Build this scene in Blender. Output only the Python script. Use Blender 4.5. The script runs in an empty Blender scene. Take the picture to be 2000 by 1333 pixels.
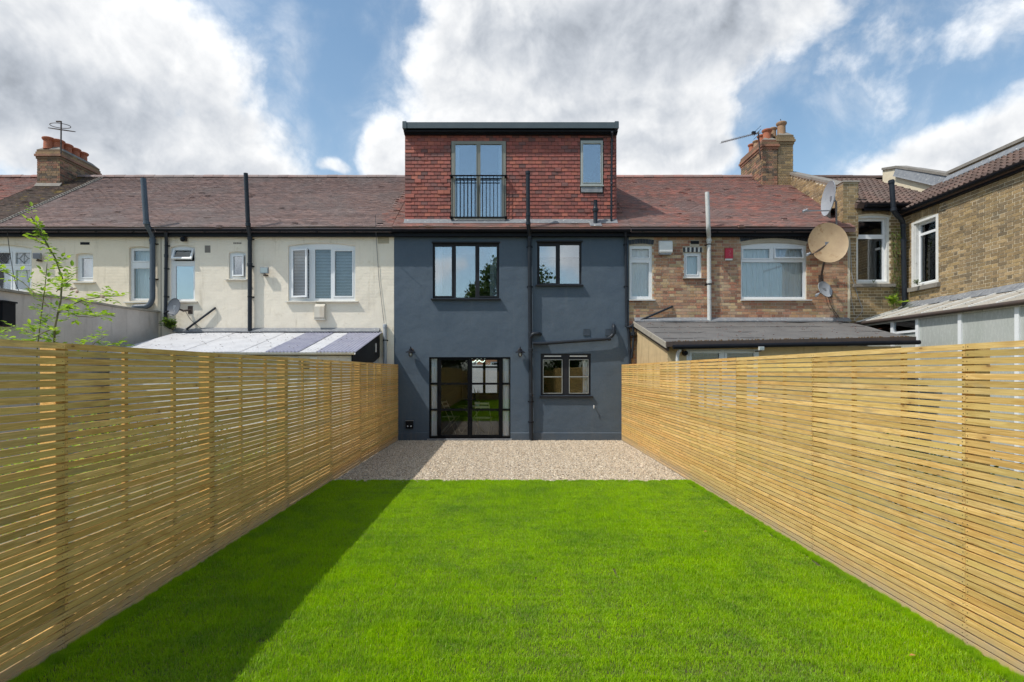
import bpy, bmesh, math, random
import numpy as np
from mathutils import Vector, Matrix
random.seed(7)
rnd = random.Random(11)
# ------------------------------------------------------------------ camera
FOC, VPX, VPY, CAMZ, D = 1117.0, 990.0, 726.0, 1.73, 14.41
scene = bpy.context.scene
C = scene.collection
cam = bpy.data.cameras.new('camera'); camo = bpy.data.objects.new('camera', cam); C.objects.link(camo)
camo.location = (0, 0, CAMZ); camo.rotation_euler = (math.pi/2, 0, 0)
cam.sensor_width = 36; cam.lens = 36*FOC/2000; cam.clip_start = .05; cam.clip_end = 900
cam.shift_x = (1000-VPX)/2000; cam.shift_y = (VPY-666.5)/2000
scene.camera = camo
scene.view_settings.view_transform = 'Standard'
try: scene.view_settings.look = 'None'
except Exception: pass
scene.view_settings.exposure = 0.58
scene.view_settings.gamma = 1
scene.view_settings.use_curve_mapping = False
SUNV = Vector((.64, .30, -1)).normalized()

# ------------------------------------------------------------------ node helper
class NT:
    def __init__(s, tree): s.t = tree; s.n = tree.nodes; s.l = tree.links
    def new(s, ty, **k):
        n = s.n.new(ty)
        for a, b in k.items(): setattr(n, a, b)
        return n
    def put(s, sock, v):
        if v is None: return
        if isinstance(v, bpy.types.NodeSocket): s.l.new(v, sock)
        elif isinstance(v, (tuple, list)) and sock.type == 'RGBA': sock.default_value = (*v[:3], 1)
        else: sock.default_value = v
    def m(s, op, a, b=None, c=None, clamp=False):
        n = s.new('ShaderNodeMath', operation=op); n.use_clamp = clamp
        for i, v in enumerate((a, b, c)): s.put(n.inputs[i], v)
        return n.outputs[0]
    def v(s, op, a, b=None, out=0):
        n = s.new('ShaderNodeVectorMath', operation=op); s.put(n.inputs[0], a)
        if b is not None:
            if op == 'SCALE': s.put(n.inputs[3], b)
            else: s.put(n.inputs[1], b)
        return n.outputs[out]
    def mix(s, f, a, b, blend='MIX'):
        n = s.new('ShaderNodeMix', data_type='RGBA', blend_type=blend)
        s.put(n.inputs[0], f); s.put(n.inputs[6], a); s.put(n.inputs[7], b)
        return n.outputs[2]
    def noise(s, vec, scale, detail=4, rough=.55, dist=0, out=0):
        n = s.new('ShaderNodeTexNoise'); s.put(n.inputs['Vector'], vec)
        n.inputs['Scale'].default_value = scale; n.inputs['Detail'].default_value = detail
        n.inputs['Roughness'].default_value = rough; n.inputs['Distortion'].default_value = dist
        return n.outputs[out]
    def ss(s, x, a, b, c=0., d=1.):
        n = s.new('ShaderNodeMapRange', interpolation_type='SMOOTHSTEP'); s.put(n.inputs[0], x)
        for i, q in zip((1, 2, 3, 4), (a, b, c, d)): s.put(n.inputs[i], q)
        return n.outputs[0]
    def ramp(s, f, cols, const=False):
        n = s.new('ShaderNodeValToRGB'); s.put(n.inputs[0], f); cr = n.color_ramp
        cr.interpolation = 'CONSTANT' if const else 'LINEAR'
        for i, c in enumerate(cols):
            p = i/len(cols) if const else i/(len(cols)-1)
            e = cr.elements[i] if i < 2 else cr.elements.new(p)
            e.position = p; e.color = (*c, 1)
        return n.outputs[0]

# ------------------------------------------------------------------ world: nishita sky with cumulus
w = bpy.data.worlds.new('World'); scene.world = w; w.use_nodes = True
T = NT(w.node_tree); T.n.clear()
sky = T.new('ShaderNodeTexSky', sky_type='NISHITA'); sky.sun_disc = False
sky.sun_elevation = math.asin(-SUNV.z); sky.sun_rotation = math.atan2(-SUNV.x, -SUNV.y)
sky.air_density = 1.0; sky.dust_density = 1.2; sky.ozone_density = 1.4
gen = T.new('ShaderNodeTexCoord').outputs['Generated']
dv = T.v('NORMALIZE', gen)
sep = T.new('ShaderNodeSeparateXYZ'); T.put(sep.inputs[0], dv)
def dirof(px, py):
    return Vector(((px-VPX)/FOC, 1, (VPY-py)/FOC)).normalized()
warp = T.noise(dv, 5.0, 3, .6, out=1)
wv = T.v('ADD', dv, T.v('SCALE', T.v('SUBTRACT', warp, (.5, .5, .5)), .10))
def blobs(lst, vec):
    tot = None
    for px, py, rx, ry, wt in lst:
        c = dirof(px, py)
        d = T.v('MULTIPLY', T.v('SUBTRACT', vec, tuple(c)), (FOC/rx, FOC/rx*.6, FOC/ry))
        L = T.v('LENGTH', d, out=1)
        g = T.ss(L, 1.35, .25, 0., wt)
        tot = g if tot is None else T.m('MAXIMUM', tot, g)
    return tot
dens_bl = blobs([(60,60,330,190,1.),(250,150,250,170,1.),(330,270,250,120,1.),(400,320,190,80,1.),(120,260,260,120,.9),(380,120,110,70,.75),
                 (1050,250,360,140,1.),(930,160,190,140,1.),(1010,40,200,150,1.),(1280,60,330,150,1.),(1230,270,230,130,1.),(1440,30,170,90,.9),
                 (760,290,110,110,.85),(645,335,45,26,.70),(555,235,45,30,.50),(1330,320,140,60,.95),
                 (1700,140,120,120,.50),(1830,60,170,70,.56),(1980,20,160,60,.66),(1620,20,120,60,.52),(1930,310,200,95,1.),(1820,320,120,70,.95),(2040,260,120,90,1.)], wv)
front = T.ss(sep.outputs[1], .30, .62)
gen_n = T.noise(T.v('ADD', T.v('MULTIPLY', dv, (1, 1, 1.8)), (2.7, .4, 0.)), 1.6, 3, .5)
generic = T.m('MULTIPLY', T.ss(gen_n, .47, .60), T.m('SUBTRACT', 1., front))
mask = T.m('MAXIMUM', dens_bl, generic)
n1 = T.noise(dv, 5.5, 10, .58, dist=.25)
bil = T.noise(dv, 15., 8, .60, dist=.3)
nn_ = T.m('ADD', T.m('MULTIPLY', T.m('SUBTRACT', n1, .5), 1.35), T.m('MULTIPLY', T.m('SUBTRACT', bil, .5), .45))
dd = T.m('ADD', nn_, T.m('SUBTRACT', mask, .50))
alpha = T.ss(T.m('ADD', dd, T.m('MULTIPLY', T.m('SUBTRACT', T.noise(dv, 40., 6, .65), .5), .16)), -.14, .30)
alpha = T.m('MAXIMUM', alpha, T.m('MULTIPLY', T.ss(dd, -.50, .05), T.ss(T.noise(dv, 9., 9, .62, dist=.5), .40, .72, .05, .45)))
# thickness makes the grey, the sunward rims stay white
sd = -SUNV
def dfield(off):
    q = T.v('ADD', dv, off)
    return T.m('ADD', T.m('MULTIPLY', T.noise(q, 5.5, 5, .58, dist=.25), 1.0), T.m('MULTIPLY', T.noise(q, 15., 5, .6, dist=.3), .45))
relief = T.m('MULTIPLY', T.m('SUBTRACT', dfield((0, 0, 0)), dfield((-.014, 0., .020))), 1.05)
dark_bl = blobs([(60,190,300,75,.95),(250,225,190,50,.8),(330,330,260,45,.55),(20,300,120,60,.6),(1100,330,330,50,.5),(1270,90,300,85,1.),(1090,100,170,55,.7),(1450,40,160,60,.8),(1240,190,180,60,.45),(1930,350,160,30,.35)], wv)
gd = T.m('MULTIPLY', T.ss(T.noise(dv, 2.6, 3, .5), .42, .62), T.m('SUBTRACT', 1., front))
dk = T.m('MAXIMUM', dark_bl, T.m('MULTIPLY', gd, .8))
dk = T.m('MULTIPLY', dk, T.ss(T.noise(dv, 3.2, 4, .5), .20, .60, .62, 1.))
br = T.m('ADD', T.m('SUBTRACT', T.ss(dd, .05, .55, .97, .84), T.m('MULTIPLY', dk, .26)), relief)
br = T.m('SUBTRACT', br, T.m('MULTIPLY', T.ss(dd, .10, .75), .08))
br = T.m('MAXIMUM', T.m('MINIMUM', br, 1.06), .30)
ccol = T.mix(T.ss(br, .40, .95), (.87, .95, 1.07), (.99, 1., 1.01))
CLOUD = 6.3
sc = T.v('SCALE', ccol, T.m('MULTIPLY', br, CLOUD))
below = T.ss(sep.outputs[2], -.02, .05)
skyc = T.mix(1., sky.outputs[0], (.90, 1.04, 1.0), 'MULTIPLY')
# thin veil near the horizon
veil = T.m('MULTIPLY', T.ss(sep.outputs[2], .55, .05, .04, .24), T.ss(T.noise(dv, 3.0, 6, .6), .3, .7, .5, 1.))
skyc = T.mix(veil, skyc, (4.2, 4.4, 4.7))
col = T.mix(T.m('MULTIPLY', alpha, below), skyc, sc)
bg = T.new('ShaderNodeBackground'); T.put(bg.inputs[0], col); bg.inputs[1].default_value = .118
T.l.new(bg.outputs[0], T.new('ShaderNodeOutputWorld').inputs[0])
w.cycles.sampling_method = 'MANUAL'; w.cycles.sample_map_resolution = 512
# ------------------------------------------------------------------ sun
sl = bpy.data.lights.new('sun', 'SUN'); sl.energy = 2.6; sl.angle = math.radians(.53); sl.color = (1, .95, .87)
so = bpy.data.objects.new('sun', sl); C.objects.link(so); so.rotation_euler = SUNV.to_track_quat('-Z', 'Y').to_euler()
so.location = (-20, -10, 30)

# ------------------------------------------------------------------ object helpers
WL = {}
def props(o, label=None, cat=None, group=None, kind=None):
    if label: o['label'] = label
    if cat: o['category'] = cat
    if group: o['group'] = group
    if kind: o['kind'] = kind
    return o
def link(o, loc, parent):
    C.objects.link(o); o.location = loc; WL[o.name] = Vector(loc)
    if parent is not None:
        o.parent = parent; o.matrix_parent_inverse = Matrix.Translation(-WL[parent.name])
    return o
def thing(name, label, cat, loc, group=None):
    return props(link(bpy.data.objects.new(name, None), loc, None), label, cat, group)
class Fr:
    def __init__(s, O, U, V, W): s.O, s.U, s.V, s.W = Vector(O), Vector(U), Vector(V), Vector(W)
    def p(s, u, v, w=0): return s.O + s.U*u + s.V*v + s.W*w
def FF(y=D): return Fr((0, y, 0), (1, 0, 0), (0, 0, 1), (0, -1, 0))     # facade facing the garden, w towards the camera
WO = Fr((0, 0, 0), (1, 0, 0), (0, 1, 0), (0, 0, 1))
class MB:
    def __init__(s): s.V = []; s.F = []
    def quad(s, a, b, c, d):
        i = len(s.V); s.V += [a, b, c, d]; s.F.append((i, i+1, i+2, i+3)); return s
    def box(s, u0, u1, v0, v1, w0, w1, fr=WO):
        i = len(s.V)
        s.V += [fr.p(u, v, w_) for w_ in (w0, w1) for v in (v0, v1) for u in (u0, u1)]
        s.F += [tuple(i+k for k in q) for q in ((0,2,3,1),(4,5,7,6),(0,1,5,4),(2,6,7,3),(0,4,6,2),(1,3,7,5))]
        return s
    def hexa(s, pts):
        i = len(s.V); s.V += [Vector(p) for p in pts]
        s.F += [tuple(i+k for k in q) for q in ((0,3,2,1),(4,5,6,7),(0,1,5,4),(1,2,6,5),(2,3,7,6),(3,0,4,7))]
        return s
    def prism(s, poly, w0, w1, fr=WO):
        n = len(poly); i = len(s.V)
        s.V += [fr.p(u, v, w0) for u, v in poly] + [fr.p(u, v, w1) for u, v in poly]
        s.F += [tuple(range(i, i+n))[::-1], tuple(range(i+n, i+2*n))]
        s.F += [(i+k, i+(k+1) % n, i+n+(k+1) % n, i+n+k) for k in range(n)]
        return s
    def slab(s, u0, u1, v0, v1, w0, w1, holes, fr):
        """slab with rectangular holes, closed and clean"""
        us = sorted({u0, u1, *[min(max(h[k], u0), u1) for h in holes for k in (0, 1)]})
        vs = sorted({v0, v1, *[min(max(h[k], v0), v1) for h in holes for k in (2, 3)]})
        nu, nv = len(us)-1, len(vs)-1
        def full(i, j):
            if i < 0 or j < 0 or i >= nu or j >= nv: return False
            cu, cv = (us[i]+us[i+1])/2, (vs[j]+vs[j+1])/2
            return not any(h[0] < cu < h[1] and h[2] < cv < h[3] for h in holes)
        idx = {}
        def vt(i, j, k):
            if (i, j, k) not in idx:
                idx[i, j, k] = len(s.V); s.V.append(fr.p(us[i], vs[j], (w0, w1)[k]))
            return idx[i, j, k]
        for i in range(nu):
            for j in range(nv):
                if not full(i, j): continue
                s.F.append((vt(i,j,1), vt(i+1,j,1), vt(i+1,j+1,1), vt(i,j+1,1)))
                s.F.append((vt(i,j,0), vt(i,j+1,0), vt(i+1,j+1,0), vt(i+1,j,0)))
                if not full(i-1, j): s.F.append((vt(i,j,0), vt(i,j,1), vt(i,j+1,1), vt(i,j+1,0)))
                if not full(i+1, j): s.F.append((vt(i+1,j,0), vt(i+1,j+1,0), vt(i+1,j+1,1), vt(i+1,j,1)))
                if not full(i, j-1): s.F.append((vt(i,j,0), vt(i+1,j,0), vt(i+1,j,1), vt(i,j,1)))
                if not full(i, j+1): s.F.append((vt(i,j+1,0), vt(i,j+1,1), vt(i+1,j+1,1), vt(i+1,j+1,0)))
        return s
    def spandrel(s, u0, u1, vtop, rise, w0, w1, fr, n=8):
        """the two corners between an arch head and its square opening"""
        um = (u0+u1)/2; h = (u1-u0)/2
        for sg in (-1, 1):
            pts = [(um+sg*h*k/n, vtop - rise*(k/n)**2) for k in range(n+1)]
            for a, b in zip(pts, pts[1:]):
                s.prism([a, b, (b[0], vtop+.002), (a[0], vtop+.002)], w0, w1, fr)
        return s
    def tube(s, pts, r, n=10, cap=True, bend=0):
        pts = [Vector(p) for p in pts]
        if bend:
            q = [pts[0]]
            for a, b, c in zip(pts, pts[1:], pts[2:]):
                d1 = (a-b); d2 = (c-b); k = min(bend, d1.length*.45, d2.length*.45)
                p1 = b+d1.normalized()*k; p2 = b+d2.normalized()*k
                for t in (0, .25, .5, .75, 1): q.append(p1*(1-t)**2 + b*2*t*(1-t) + p2*t*t)
            q.append(pts[-1]); pts = q
        rs = r if isinstance(r, (list, tuple)) else [r]*len(pts)
        t0 = (pts[1]-pts[0]).normalized()
        nrm = t0.cross(Vector((0, 0, 1)))
        if nrm.length < .1: nrm = t0.cross(Vector((1, 0, 0)))
        nrm.normalize(); base = len(s.V)
        for i, p in enumerate(pts):
            t = (pts[min(i+1, len(pts)-1)] - pts[max(i-1, 0)]).normalized()
            nrm = (nrm - t*nrm.dot(t)).normalized(); bi = t.cross(nrm)
            for k in range(n):
                a = 2*math.pi*k/n; s.V.append(p + (nrm*math.cos(a) + bi*math.sin(a))*rs[i])
        for i in range(len(pts)-1):
            for k in range(n):
                a = base+i*n+k; b = base+i*n+(k+1) % n
                s.F.append((a, b, b+n, a+n))
        if cap:
            s.F.append(tuple(base+k for k in range(n))[::-1]); s.F.append(tuple(base+(len(pts)-1)*n+k for k in range(n)))
        return s
    def lathe(s, prof, O, axis=(0, 0, 1), n=16, squash=1.):
        """prof: (radius, height along axis)"""
        O = Vector(O); ax = Vector(axis).normalized()
        e1 = ax.cross(Vector((0, 0, 1))) if abs(ax.z) < .9 else ax.cross(Vector((1, 0, 0)))
        e1.normalize(); e2 = ax.cross(e1); base = len(s.V)
        for r, h in prof:
            for k in range(n):
                a = 2*math.pi*k/n
                s.V.append(O + ax*h + (e1*math.cos(a) + e2*math.sin(a)*squash)*max(r, 1e-4))
        for i in range(len(prof)-1):
            for k in range(n):
                a = base+i*n+k; b = base+i*n+(k+1) % n
                s.F.append((a, b, b+n, a+n))
        s.F.append(tuple(base+k for k in range(n))[::-1]); s.F.append(tuple(base+(len(prof)-1)*n+k for k in range(n)))
        return s
    def mesh(s, name, m, smooth=False, origin=None, fix=True):
        if origin is None:
            a = np.array([tuple(v) for v in s.V]); lo, hi = a.min(0), a.max(0)
            origin = Vector(((lo[0]+hi[0])/2, (lo[1]+hi[1])/2, lo[2]))
        me = bpy.data.meshes.new(name)
        me.from_pydata([tuple(Vector(v)-origin) for v in s.V], [], s.F)
        if fix:
            bm = bmesh.new(); bm.from_mesh(me); bmesh.ops.recalc_face_normals(bm, faces=bm.faces); bm.to_mesh(me); bm.free()
        if smooth:
            me.polygons.foreach_set('use_smooth', [True]*len(me.polygons))
            try: me.set_sharp_from_angle(angle=math.radians(40))
            except Exception: pass
        me.materials.append(m)
        return me, origin
    def build(s, name, m, parent=None, label=None, cat=None, group=None, kind=None, smooth=False, fix=True):
        me, o = s.mesh(name, m, smooth, fix=fix)
        ob = link(bpy.data.objects.new(name, me), o, parent)
        return props(ob, label, cat, group, kind)
def place(name, me, M, parent):
    """a copy that shares its mesh, at world matrix M"""
    o = bpy.data.objects.new(name, me); C.objects.link(o); o.parent = parent
    o.matrix_parent_inverse = Matrix.Translation(-WL[parent.name]); o.matrix_basis = M
    return o
def frmat(fr, u, v, w_, su=1, sv=1, sw=1):
    p = fr.p(u, v, w_)
    return Matrix(((fr.U.x*su, fr.V.x*sv, fr.W.x*sw, p.x), (fr.U.y*su, fr.V.y*sv, fr.W.y*sw, p.y), (fr.U.z*su, fr.V.z*sv, fr.W.z*sw, p.z), (0, 0, 0, 1)))
def X(px, Y=D): return (px-VPX)*Y/FOC
def Z(py, Y=D): return CAMZ + (VPY-py)*Y/FOC
def PP(px, py, Y=D): return Vector((X(px, Y), Y, Z(py, Y)))

# ------------------------------------------------------------------ materials
def pos(T): return T.new('ShaderNodeNewGeometry').outputs['Position']
def rid(T):
    return T.m('FRACT', T.m('ADD', T.new('ShaderNodeObjectInfo').outputs['Random'], T.new('ShaderNodeNewGeometry').outputs['Random Per Island']))
def base(name):
    m = bpy.data.materials.new(name); m.use_nodes = True; T = NT(m.node_tree); T.n.clear()
    b = T.new('ShaderNodeBsdfPrincipled'); T.l.new(b.outputs[0], T.new('ShaderNodeOutputMaterial').inputs[0])
    return m, T, b
def bump(T, b, h, strength=.3, dist=.01):
    n = T.new('ShaderNodeBump'); n.inputs['Strength'].default_value = strength; n.inputs['Distance'].default_value = dist
    T.put(n.inputs['Height'], h); T.l.new(n.outputs[0], b.inputs['Normal'])
def mk(name, c1, c2=None, rough=.7, ns=3., vs=(1, 1, 1), bs=60., bst=.25, bd=.004, metal=0., rand=0., spots=None, streak=None, spec=None):
    m, T, b = base(name); p = T.v('MULTIPLY', pos(T), vs)
    c2 = c2 or tuple(x*.75 for x in c1)
    n = T.noise(p, ns, 6, .6)
    col = T.mix(T.ss(n, .34, .66), c1, c2)
    fine = T.noise(p, ns*11, 4, .6)
    col = T.mix(.35, col, T.mix(fine, tuple(x*.72 for x in c1), tuple(min(1, x*1.28) for x in c1)))
    if streak:      # vertical run-off stains: colour, amount
        st = T.noise(T.v('MULTIPLY', pos(T), (7, 7, .7)), 1.0, 5, .6)
        col = T.mix(T.m('MULTIPLY', T.ss(st, .52, .72), streak[1]), col, streak[0])
    if spots:       # colour, scale, threshold
        sn = T.noise(pos(T), spots[1], 5, .65)
        col = T.mix(T.ss(sn, spots[2], spots[2]+.08), col, spots[0])
    if rand:
        col = T.mix(1., col, T.ramp(rid(T), [(1-rand,)*3, (1+rand*.6,)*3]), 'MULTIPLY')
    T.put(b.inputs['Base Color'], col)
    T.put(b.inputs['Roughness'], T.ss(fine, .3, .7, max(0, rough-.08), min(1, rough+.08)))
    b.inputs['Metallic'].default_value = metal
    if spec is not None: b.inputs['Specular IOR Level'].default_value = spec
    if bst: bump(T, b, T.noise(p, bs, 4, .6), bst, bd)
    return m
def mkpal(name, pal, rough=.85, dirt=None, bst=.5, lichen=None, var=.25, vs=(1, 1, 1), soft=False):
    """each piece its own colour out of a palette"""
    m, T, b = base(name); r = rid(T); p = pos(T)
    col = T.ramp(r, pal, True)
    r2 = T.m('FRACT', T.m('MULTIPLY', r, 37.7))
    col = T.mix(1., col, T.ramp(r2, [(1-var,)*3, (1+var,)*3]), 'MULTIPLY')
    n = T.noise(T.v('MULTIPLY', p, vs), 22, 6, .65)
    col = T.mix(1., col, T.ramp(n, [(.75,)*3, (.92,)*3, (1.06,)*3, (1.2,)*3] if (soft or name.startswith('red_clay')) else [(.35,)*3, (.8,)*3, (1.15,)*3, (1.5,)*3]), 'MULTIPLY')
    if soft:    # bands painted along the courses for the shade lines at the tile edges
        bn = T.noise(T.v('MULTIPLY', p, (.45, 9., 9.)), 1.3, 4, .6)
        col = T.mix(1., col, T.ramp(bn, [(.55,)*3, (.80,)*3, (1.18,)*3, (1.5,)*3]), 'MULTIPLY')
    if dirt:
        col = T.mix(T.m('MULTIPLY', T.ss(T.noise(p, dirt[1], 5, .6), .45, .68), dirt[2]), col, dirt[0])
    if lichen:
        col = T.mix(T.m('MULTIPLY', T.ss(T.noise(p, lichen[1], 8, .7), lichen[2], lichen[2]+.07), .8), col, lichen[0])
    T.put(b.inputs['Base Color'], col); b.inputs['Roughness'].default_value = rough
    bump(T, b, T.noise(p, 130, 4, .6), bst, .004)
    return m
def glass(name, base_r, tint=(.93, .96, .97), wob=.02):
    m = bpy.data.materials.new(name); m.use_nodes = True; T = NT(m.node_tree); T.n.clear()
    fr = T.new('ShaderNodeFresnel'); fr.inputs[0].default_value = 1.5
    f = T.m('ADD', T.m('MULTIPLY', fr.outputs[0], 1-base_r), base_r, clamp=True)
    tr = T.new('ShaderNodeBsdfTransparent'); tr.inputs[0].default_value = (*tint, 1)
    gl = T.new('ShaderNodeBsdfGlossy'); gl.inputs['Roughness'].default_value = .0; gl.inputs['Color'].default_value = (.93, .97, 1, 1)
    bn = T.new('ShaderNodeBump'); bn.inputs['Strength'].default_value = wob; bn.inputs['Distance'].default_value = .02
    T.put(bn.inputs['Height'], T.noise(pos(T), 2.2, 1, .4)); T.l.new(bn.outputs[0], gl.inputs['Normal'])
    mx = T.new('ShaderNodeMixShader'); T.put(mx.inputs[0], f); T.l.new(tr.outputs[0], mx.inputs[1]); T.l.new(gl.outputs[0], mx.inputs[2])
    T.l.new(mx.outputs[0], T.new('ShaderNodeOutputMaterial').inputs[0])
    return m
M = {}
def m_wood():
    m, T, b = base('pine'); r = rid(T); p = pos(T)
    off = T.new('ShaderNodeCombineXYZ'); T.put(off.inputs[0], T.m('MULTIPLY', r, 91.)); T.put(off.inputs[1], T.m('MULTIPLY', r, 57.)); T.put(off.inputs[2], T.m('MULTIPLY', r, 33.))
    q = T.v('ADD', p, off.outputs[0])
    gr = T.noise(T.v('MULTIPLY', q, (14, .9, 22)), 4.0, 5, .6, dist=1.2)
    broad = T.noise(T.v('MULTIPLY', q, (1, .5, 1)), 1.6, 3, .5)
    col = T.mix(T.ss(gr, .36, .62), (.85, .56, .225), (.60, .355, .11))
    col = T.mix(T.ss(broad, .35, .7, 0, .55), col, (.66, .47, .17))
    col = T.mix(1., col, T.ramp(r, [(.66, .68, .62), (1.02, .98, .90), (.84, .88, .98), (1.14, 1.14, 1.14), (.92, .84, .74), (.76, .82, .80), (1.06, 1.08, .98), (.88, .86, .90)]), 'MULTIPLY')
    vo = T.new('ShaderNodeTexVoronoi'); vo.inputs['Scale'].default_value = 1.
    T.put(vo.inputs['Vector'], T.v('MULTIPLY', q, (2.5, 3.6, 10.))); vo.inputs['Randomness'].default_value = 1.
    kn = T.ss(vo.outputs['Distance'], .085, .04)
    halo = T.ss(vo.outputs['Distance'], .30, .10, 0, .45)
    col = T.mix(halo, col, (.46, .25, .08)); col = T.mix(T.m('MULTIPLY', kn, .65), col, (.15, .065, .025))
    gy = T.ss(T.noise(T.v('MULTIPLY', q, (1, .8, 3)), 2.3, 5, .65), .58, .70, 0, .42)
    col = T.mix(gy, col, (.34, .27, .17))
    sz = T.new('ShaderNodeSeparateXYZ'); T.put(sz.inputs[0], p)
    low = T.m('MULTIPLY', T.ss(sz.outputs[2], .20, .04), T.ss(T.noise(p, 9, 4, .6), .2, .7, .3, .8))      # splashed, dusty foot boards
    col = T.mix(low, col, (.47, .36, .25))
    T.put(b.inputs['Base Color'], col); b.inputs['Roughness'].default_value = .72
    b.inputs['Specular IOR Level'].default_value = .3
    bump(T, b, T.noise(T.v('MULTIPLY', q, (30, 2, 40)), 6, 3, .6), .25, .003)
    return m
M['wood'] = m_wood()
def m_render(name, c1, c2, brickrel=0., stain=None, bs=45):
    """painted render; brickrel: how far the brickwork telegraphs through the paint"""
    m, T, b = base(name); p = pos(T)
    col = T.mix(T.ss(T.noise(p, 1.1, 5, .6), .35, .68), c1, c2)
    col = T.mix(.12, col, T.mix(T.noise(p, 30, 3, .6), (0, 0, 0), (1, 1, 1)), 'OVERLAY')
    if stain:
        st = T.noise(T.v('MULTIPLY', p, (5, 5, .55)), 1.3, 6, .65)
        col = T.mix(T.m('MULTIPLY', T.ss(st, .54, .76), stain[1]), col, stain[0])
        col = T.mix(T.m('MULTIPLY', T.ss(T.noise(p, 3.1, 7, .7), .58, .70), stain[1]*.7), col, stain[2])
    T.put(b.inputs['Base Color'], col); b.inputs['Roughness'].default_value = .8
    h = T.m('MULTIPLY', T.noise(p, bs, 5, .65), .5)
    h = T.m('ADD', T.m('ADD', h, T.m('MULTIPLY', T.noise(p, 4.5, 3, .5), 3.4)), T.m('MULTIPLY', T.noise(p, 1.3, 2, .5), 7.))
    if brickrel:
        sx = T.new('ShaderNodeSeparateXYZ'); T.put(sx.inputs[0], p); cb = T.new('ShaderNodeCombineXYZ')
        T.put(cb.inputs[0], T.m('ADD', sx.outputs[0], T.m('MULTIPLY', T.noise(p, 8, 2), .02))); T.put(cb.inputs[1], T.m('ADD', sx.outputs[2], T.m('MULTIPLY', T.noise(p, 7, 2), .02)))
        br_ = T.new('ShaderNodeTexBrick'); T.put(br_.inputs['Vector'], cb.outputs[0]); br_.inputs['Scale'].default_value = 1.
        br_.inputs['Brick Width'].default_value = .225; br_.inputs['Row Height'].default_value = .075; br_.inputs['Mortar Size'].default_value = .008
        br_.inputs['Mortar Smooth'].default_value = .6
        reg = T.ss(T.noise(p, .9, 2, .5), .40, .58, .15, 1.)
        h = T.m('SUBTRACT', h, T.m('MULTIPLY', T.m('MULTIPLY', br_.outputs['Fac'], reg), brickrel))
    bump(T, b, h, .55, .006)
    return m
M['blue'] = m_render('slate_blue_paint', (.066, .095, .132), (.078, .108, .144), stain=((.105, .132, .162), .4, (.062, .09, .125)))
M['plinth'] = m_render('slate_blue_plinth_paint', (.060, .085, .118), (.074, .095, .12), stain=((.14, .13, .12), .5, (.12, .11, .10)))
M['cream'] = m_render('cream_paint', (.82, .725, .58), (.76, .67, .53), .35, ((.45, .39, .28), .55, (.52, .45, .32)))
M['cream2'] = m_render('ivory_paint', (.83, .755, .63), (.79, .71, .59), .45, ((.47, .40, .29), .6, (.54, .46, .33)))
M['greyrender'] = m_render('grey_cement_render', (.64, .585, .535), (.52, .47, .425), 0, ((.27, .235, .20), .7, (.62, .56, .50)), 30)
M['mortar'] = mk('mortar', (.50, .44, .35), (.42, .36, .28), rough=.95, ns=9, bs=90, bst=.5)
M['mortar_y'] = mk('lime_mortar', (.72, .64, .48), (.62, .54, .40), rough=.95, ns=9, bs=90, bst=.5)
M['brick'] = mkpal('mixed_stock_brick', [(.40,.21,.115),(.37,.165,.10),(.44,.26,.14),(.47,.33,.18),(.38,.195,.12),(.41,.24,.15),(.33,.15,.095),(.48,.35,.21),(.42,.22,.13),(.27,.14,.09),(.45,.29,.19),(.38,.22,.13)], dirt=((.58,.46,.34),2.2,.22))
M['ybrick'] = mkpal('yellow_stock_brick', [(.31,.215,.105),(.25,.175,.09),(.34,.24,.115),(.28,.20,.10),(.18,.135,.08),(.33,.235,.13),(.22,.16,.09),(.37,.265,.14),(.27,.19,.10),(.30,.21,.105)], dirt=((.15,.12,.08),1.6,.35), var=.18)
M['cbrick'] = mkpal('sooty_chimney_brick', [(.28,.13,.08),(.22,.13,.08),(.30,.19,.10),(.14,.10,.07),(.33,.17,.11),(.25,.16,.09)], dirt=((.08,.065,.05),3.,.5), lichen=((.30,.24,.10),5,.60))
M['roof'] = mkpal('brown_plain_tile', [(.29,.20,.182),(.26,.186,.172),(.32,.222,.198),(.27,.20,.188),(.235,.172,.16),(.30,.213,.193)], var=.07, dirt=((.27,.235,.225),.8,.5), lichen=((.30,.27,.22),7,.68), soft=True)
M['roof_red'] = mkpal('red_brown_plain_tile', [(.37,.188,.158),(.32,.18,.152),(.42,.20,.162),(.28,.18,.16),(.34,.205,.172),(.30,.185,.165)], var=.09, soft=True, dirt=((.26,.20,.188),.7,.6), lichen=((.33,.26,.22),6,.67))
M['roof_moss'] = mkpal('lichened_plain_tile', [(.135,.090,.072),(.120,.085,.070),(.15,.10,.08),(.11,.08,.065)], var=.25, dirt=((.12,.10,.08),1.,.5), lichen=((.34,.24,.07),3.5,.56), soft=True)
M['roof_pan'] = mkpal('brown_concrete_pantile', [(.115,.072,.058),(.095,.062,.052),(.13,.08,.065),(.105,.07,.06)], var=.2, dirt=((.17,.14,.11),3,.35))
M['htile'] = mkpal('red_clay_hanging_tile', [(.30,.088,.068),(.27,.080,.065),(.34,.100,.074),(.23,.080,.068),(.30,.094,.074),(.17,.075,.068),(.37,.115,.078),(.28,.085,.068),(.32,.092,.072),(.25,.085,.07)], var=.18, rough=.75, dirt=((.12,.07,.06),6,.4))
M['black'] = mk('black_plastic', (.009, .010, .014), (.013, .015, .020), rough=.42, ns=5, bst=.05, spec=.12)
M['blackpipe'] = mk('black_pipe_plastic', (.018, .022, .030), (.026, .032, .042), rough=.36, ns=4, bst=.05, spots=((.07, .07, .07), 9, .66), spec=.25)
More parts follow.
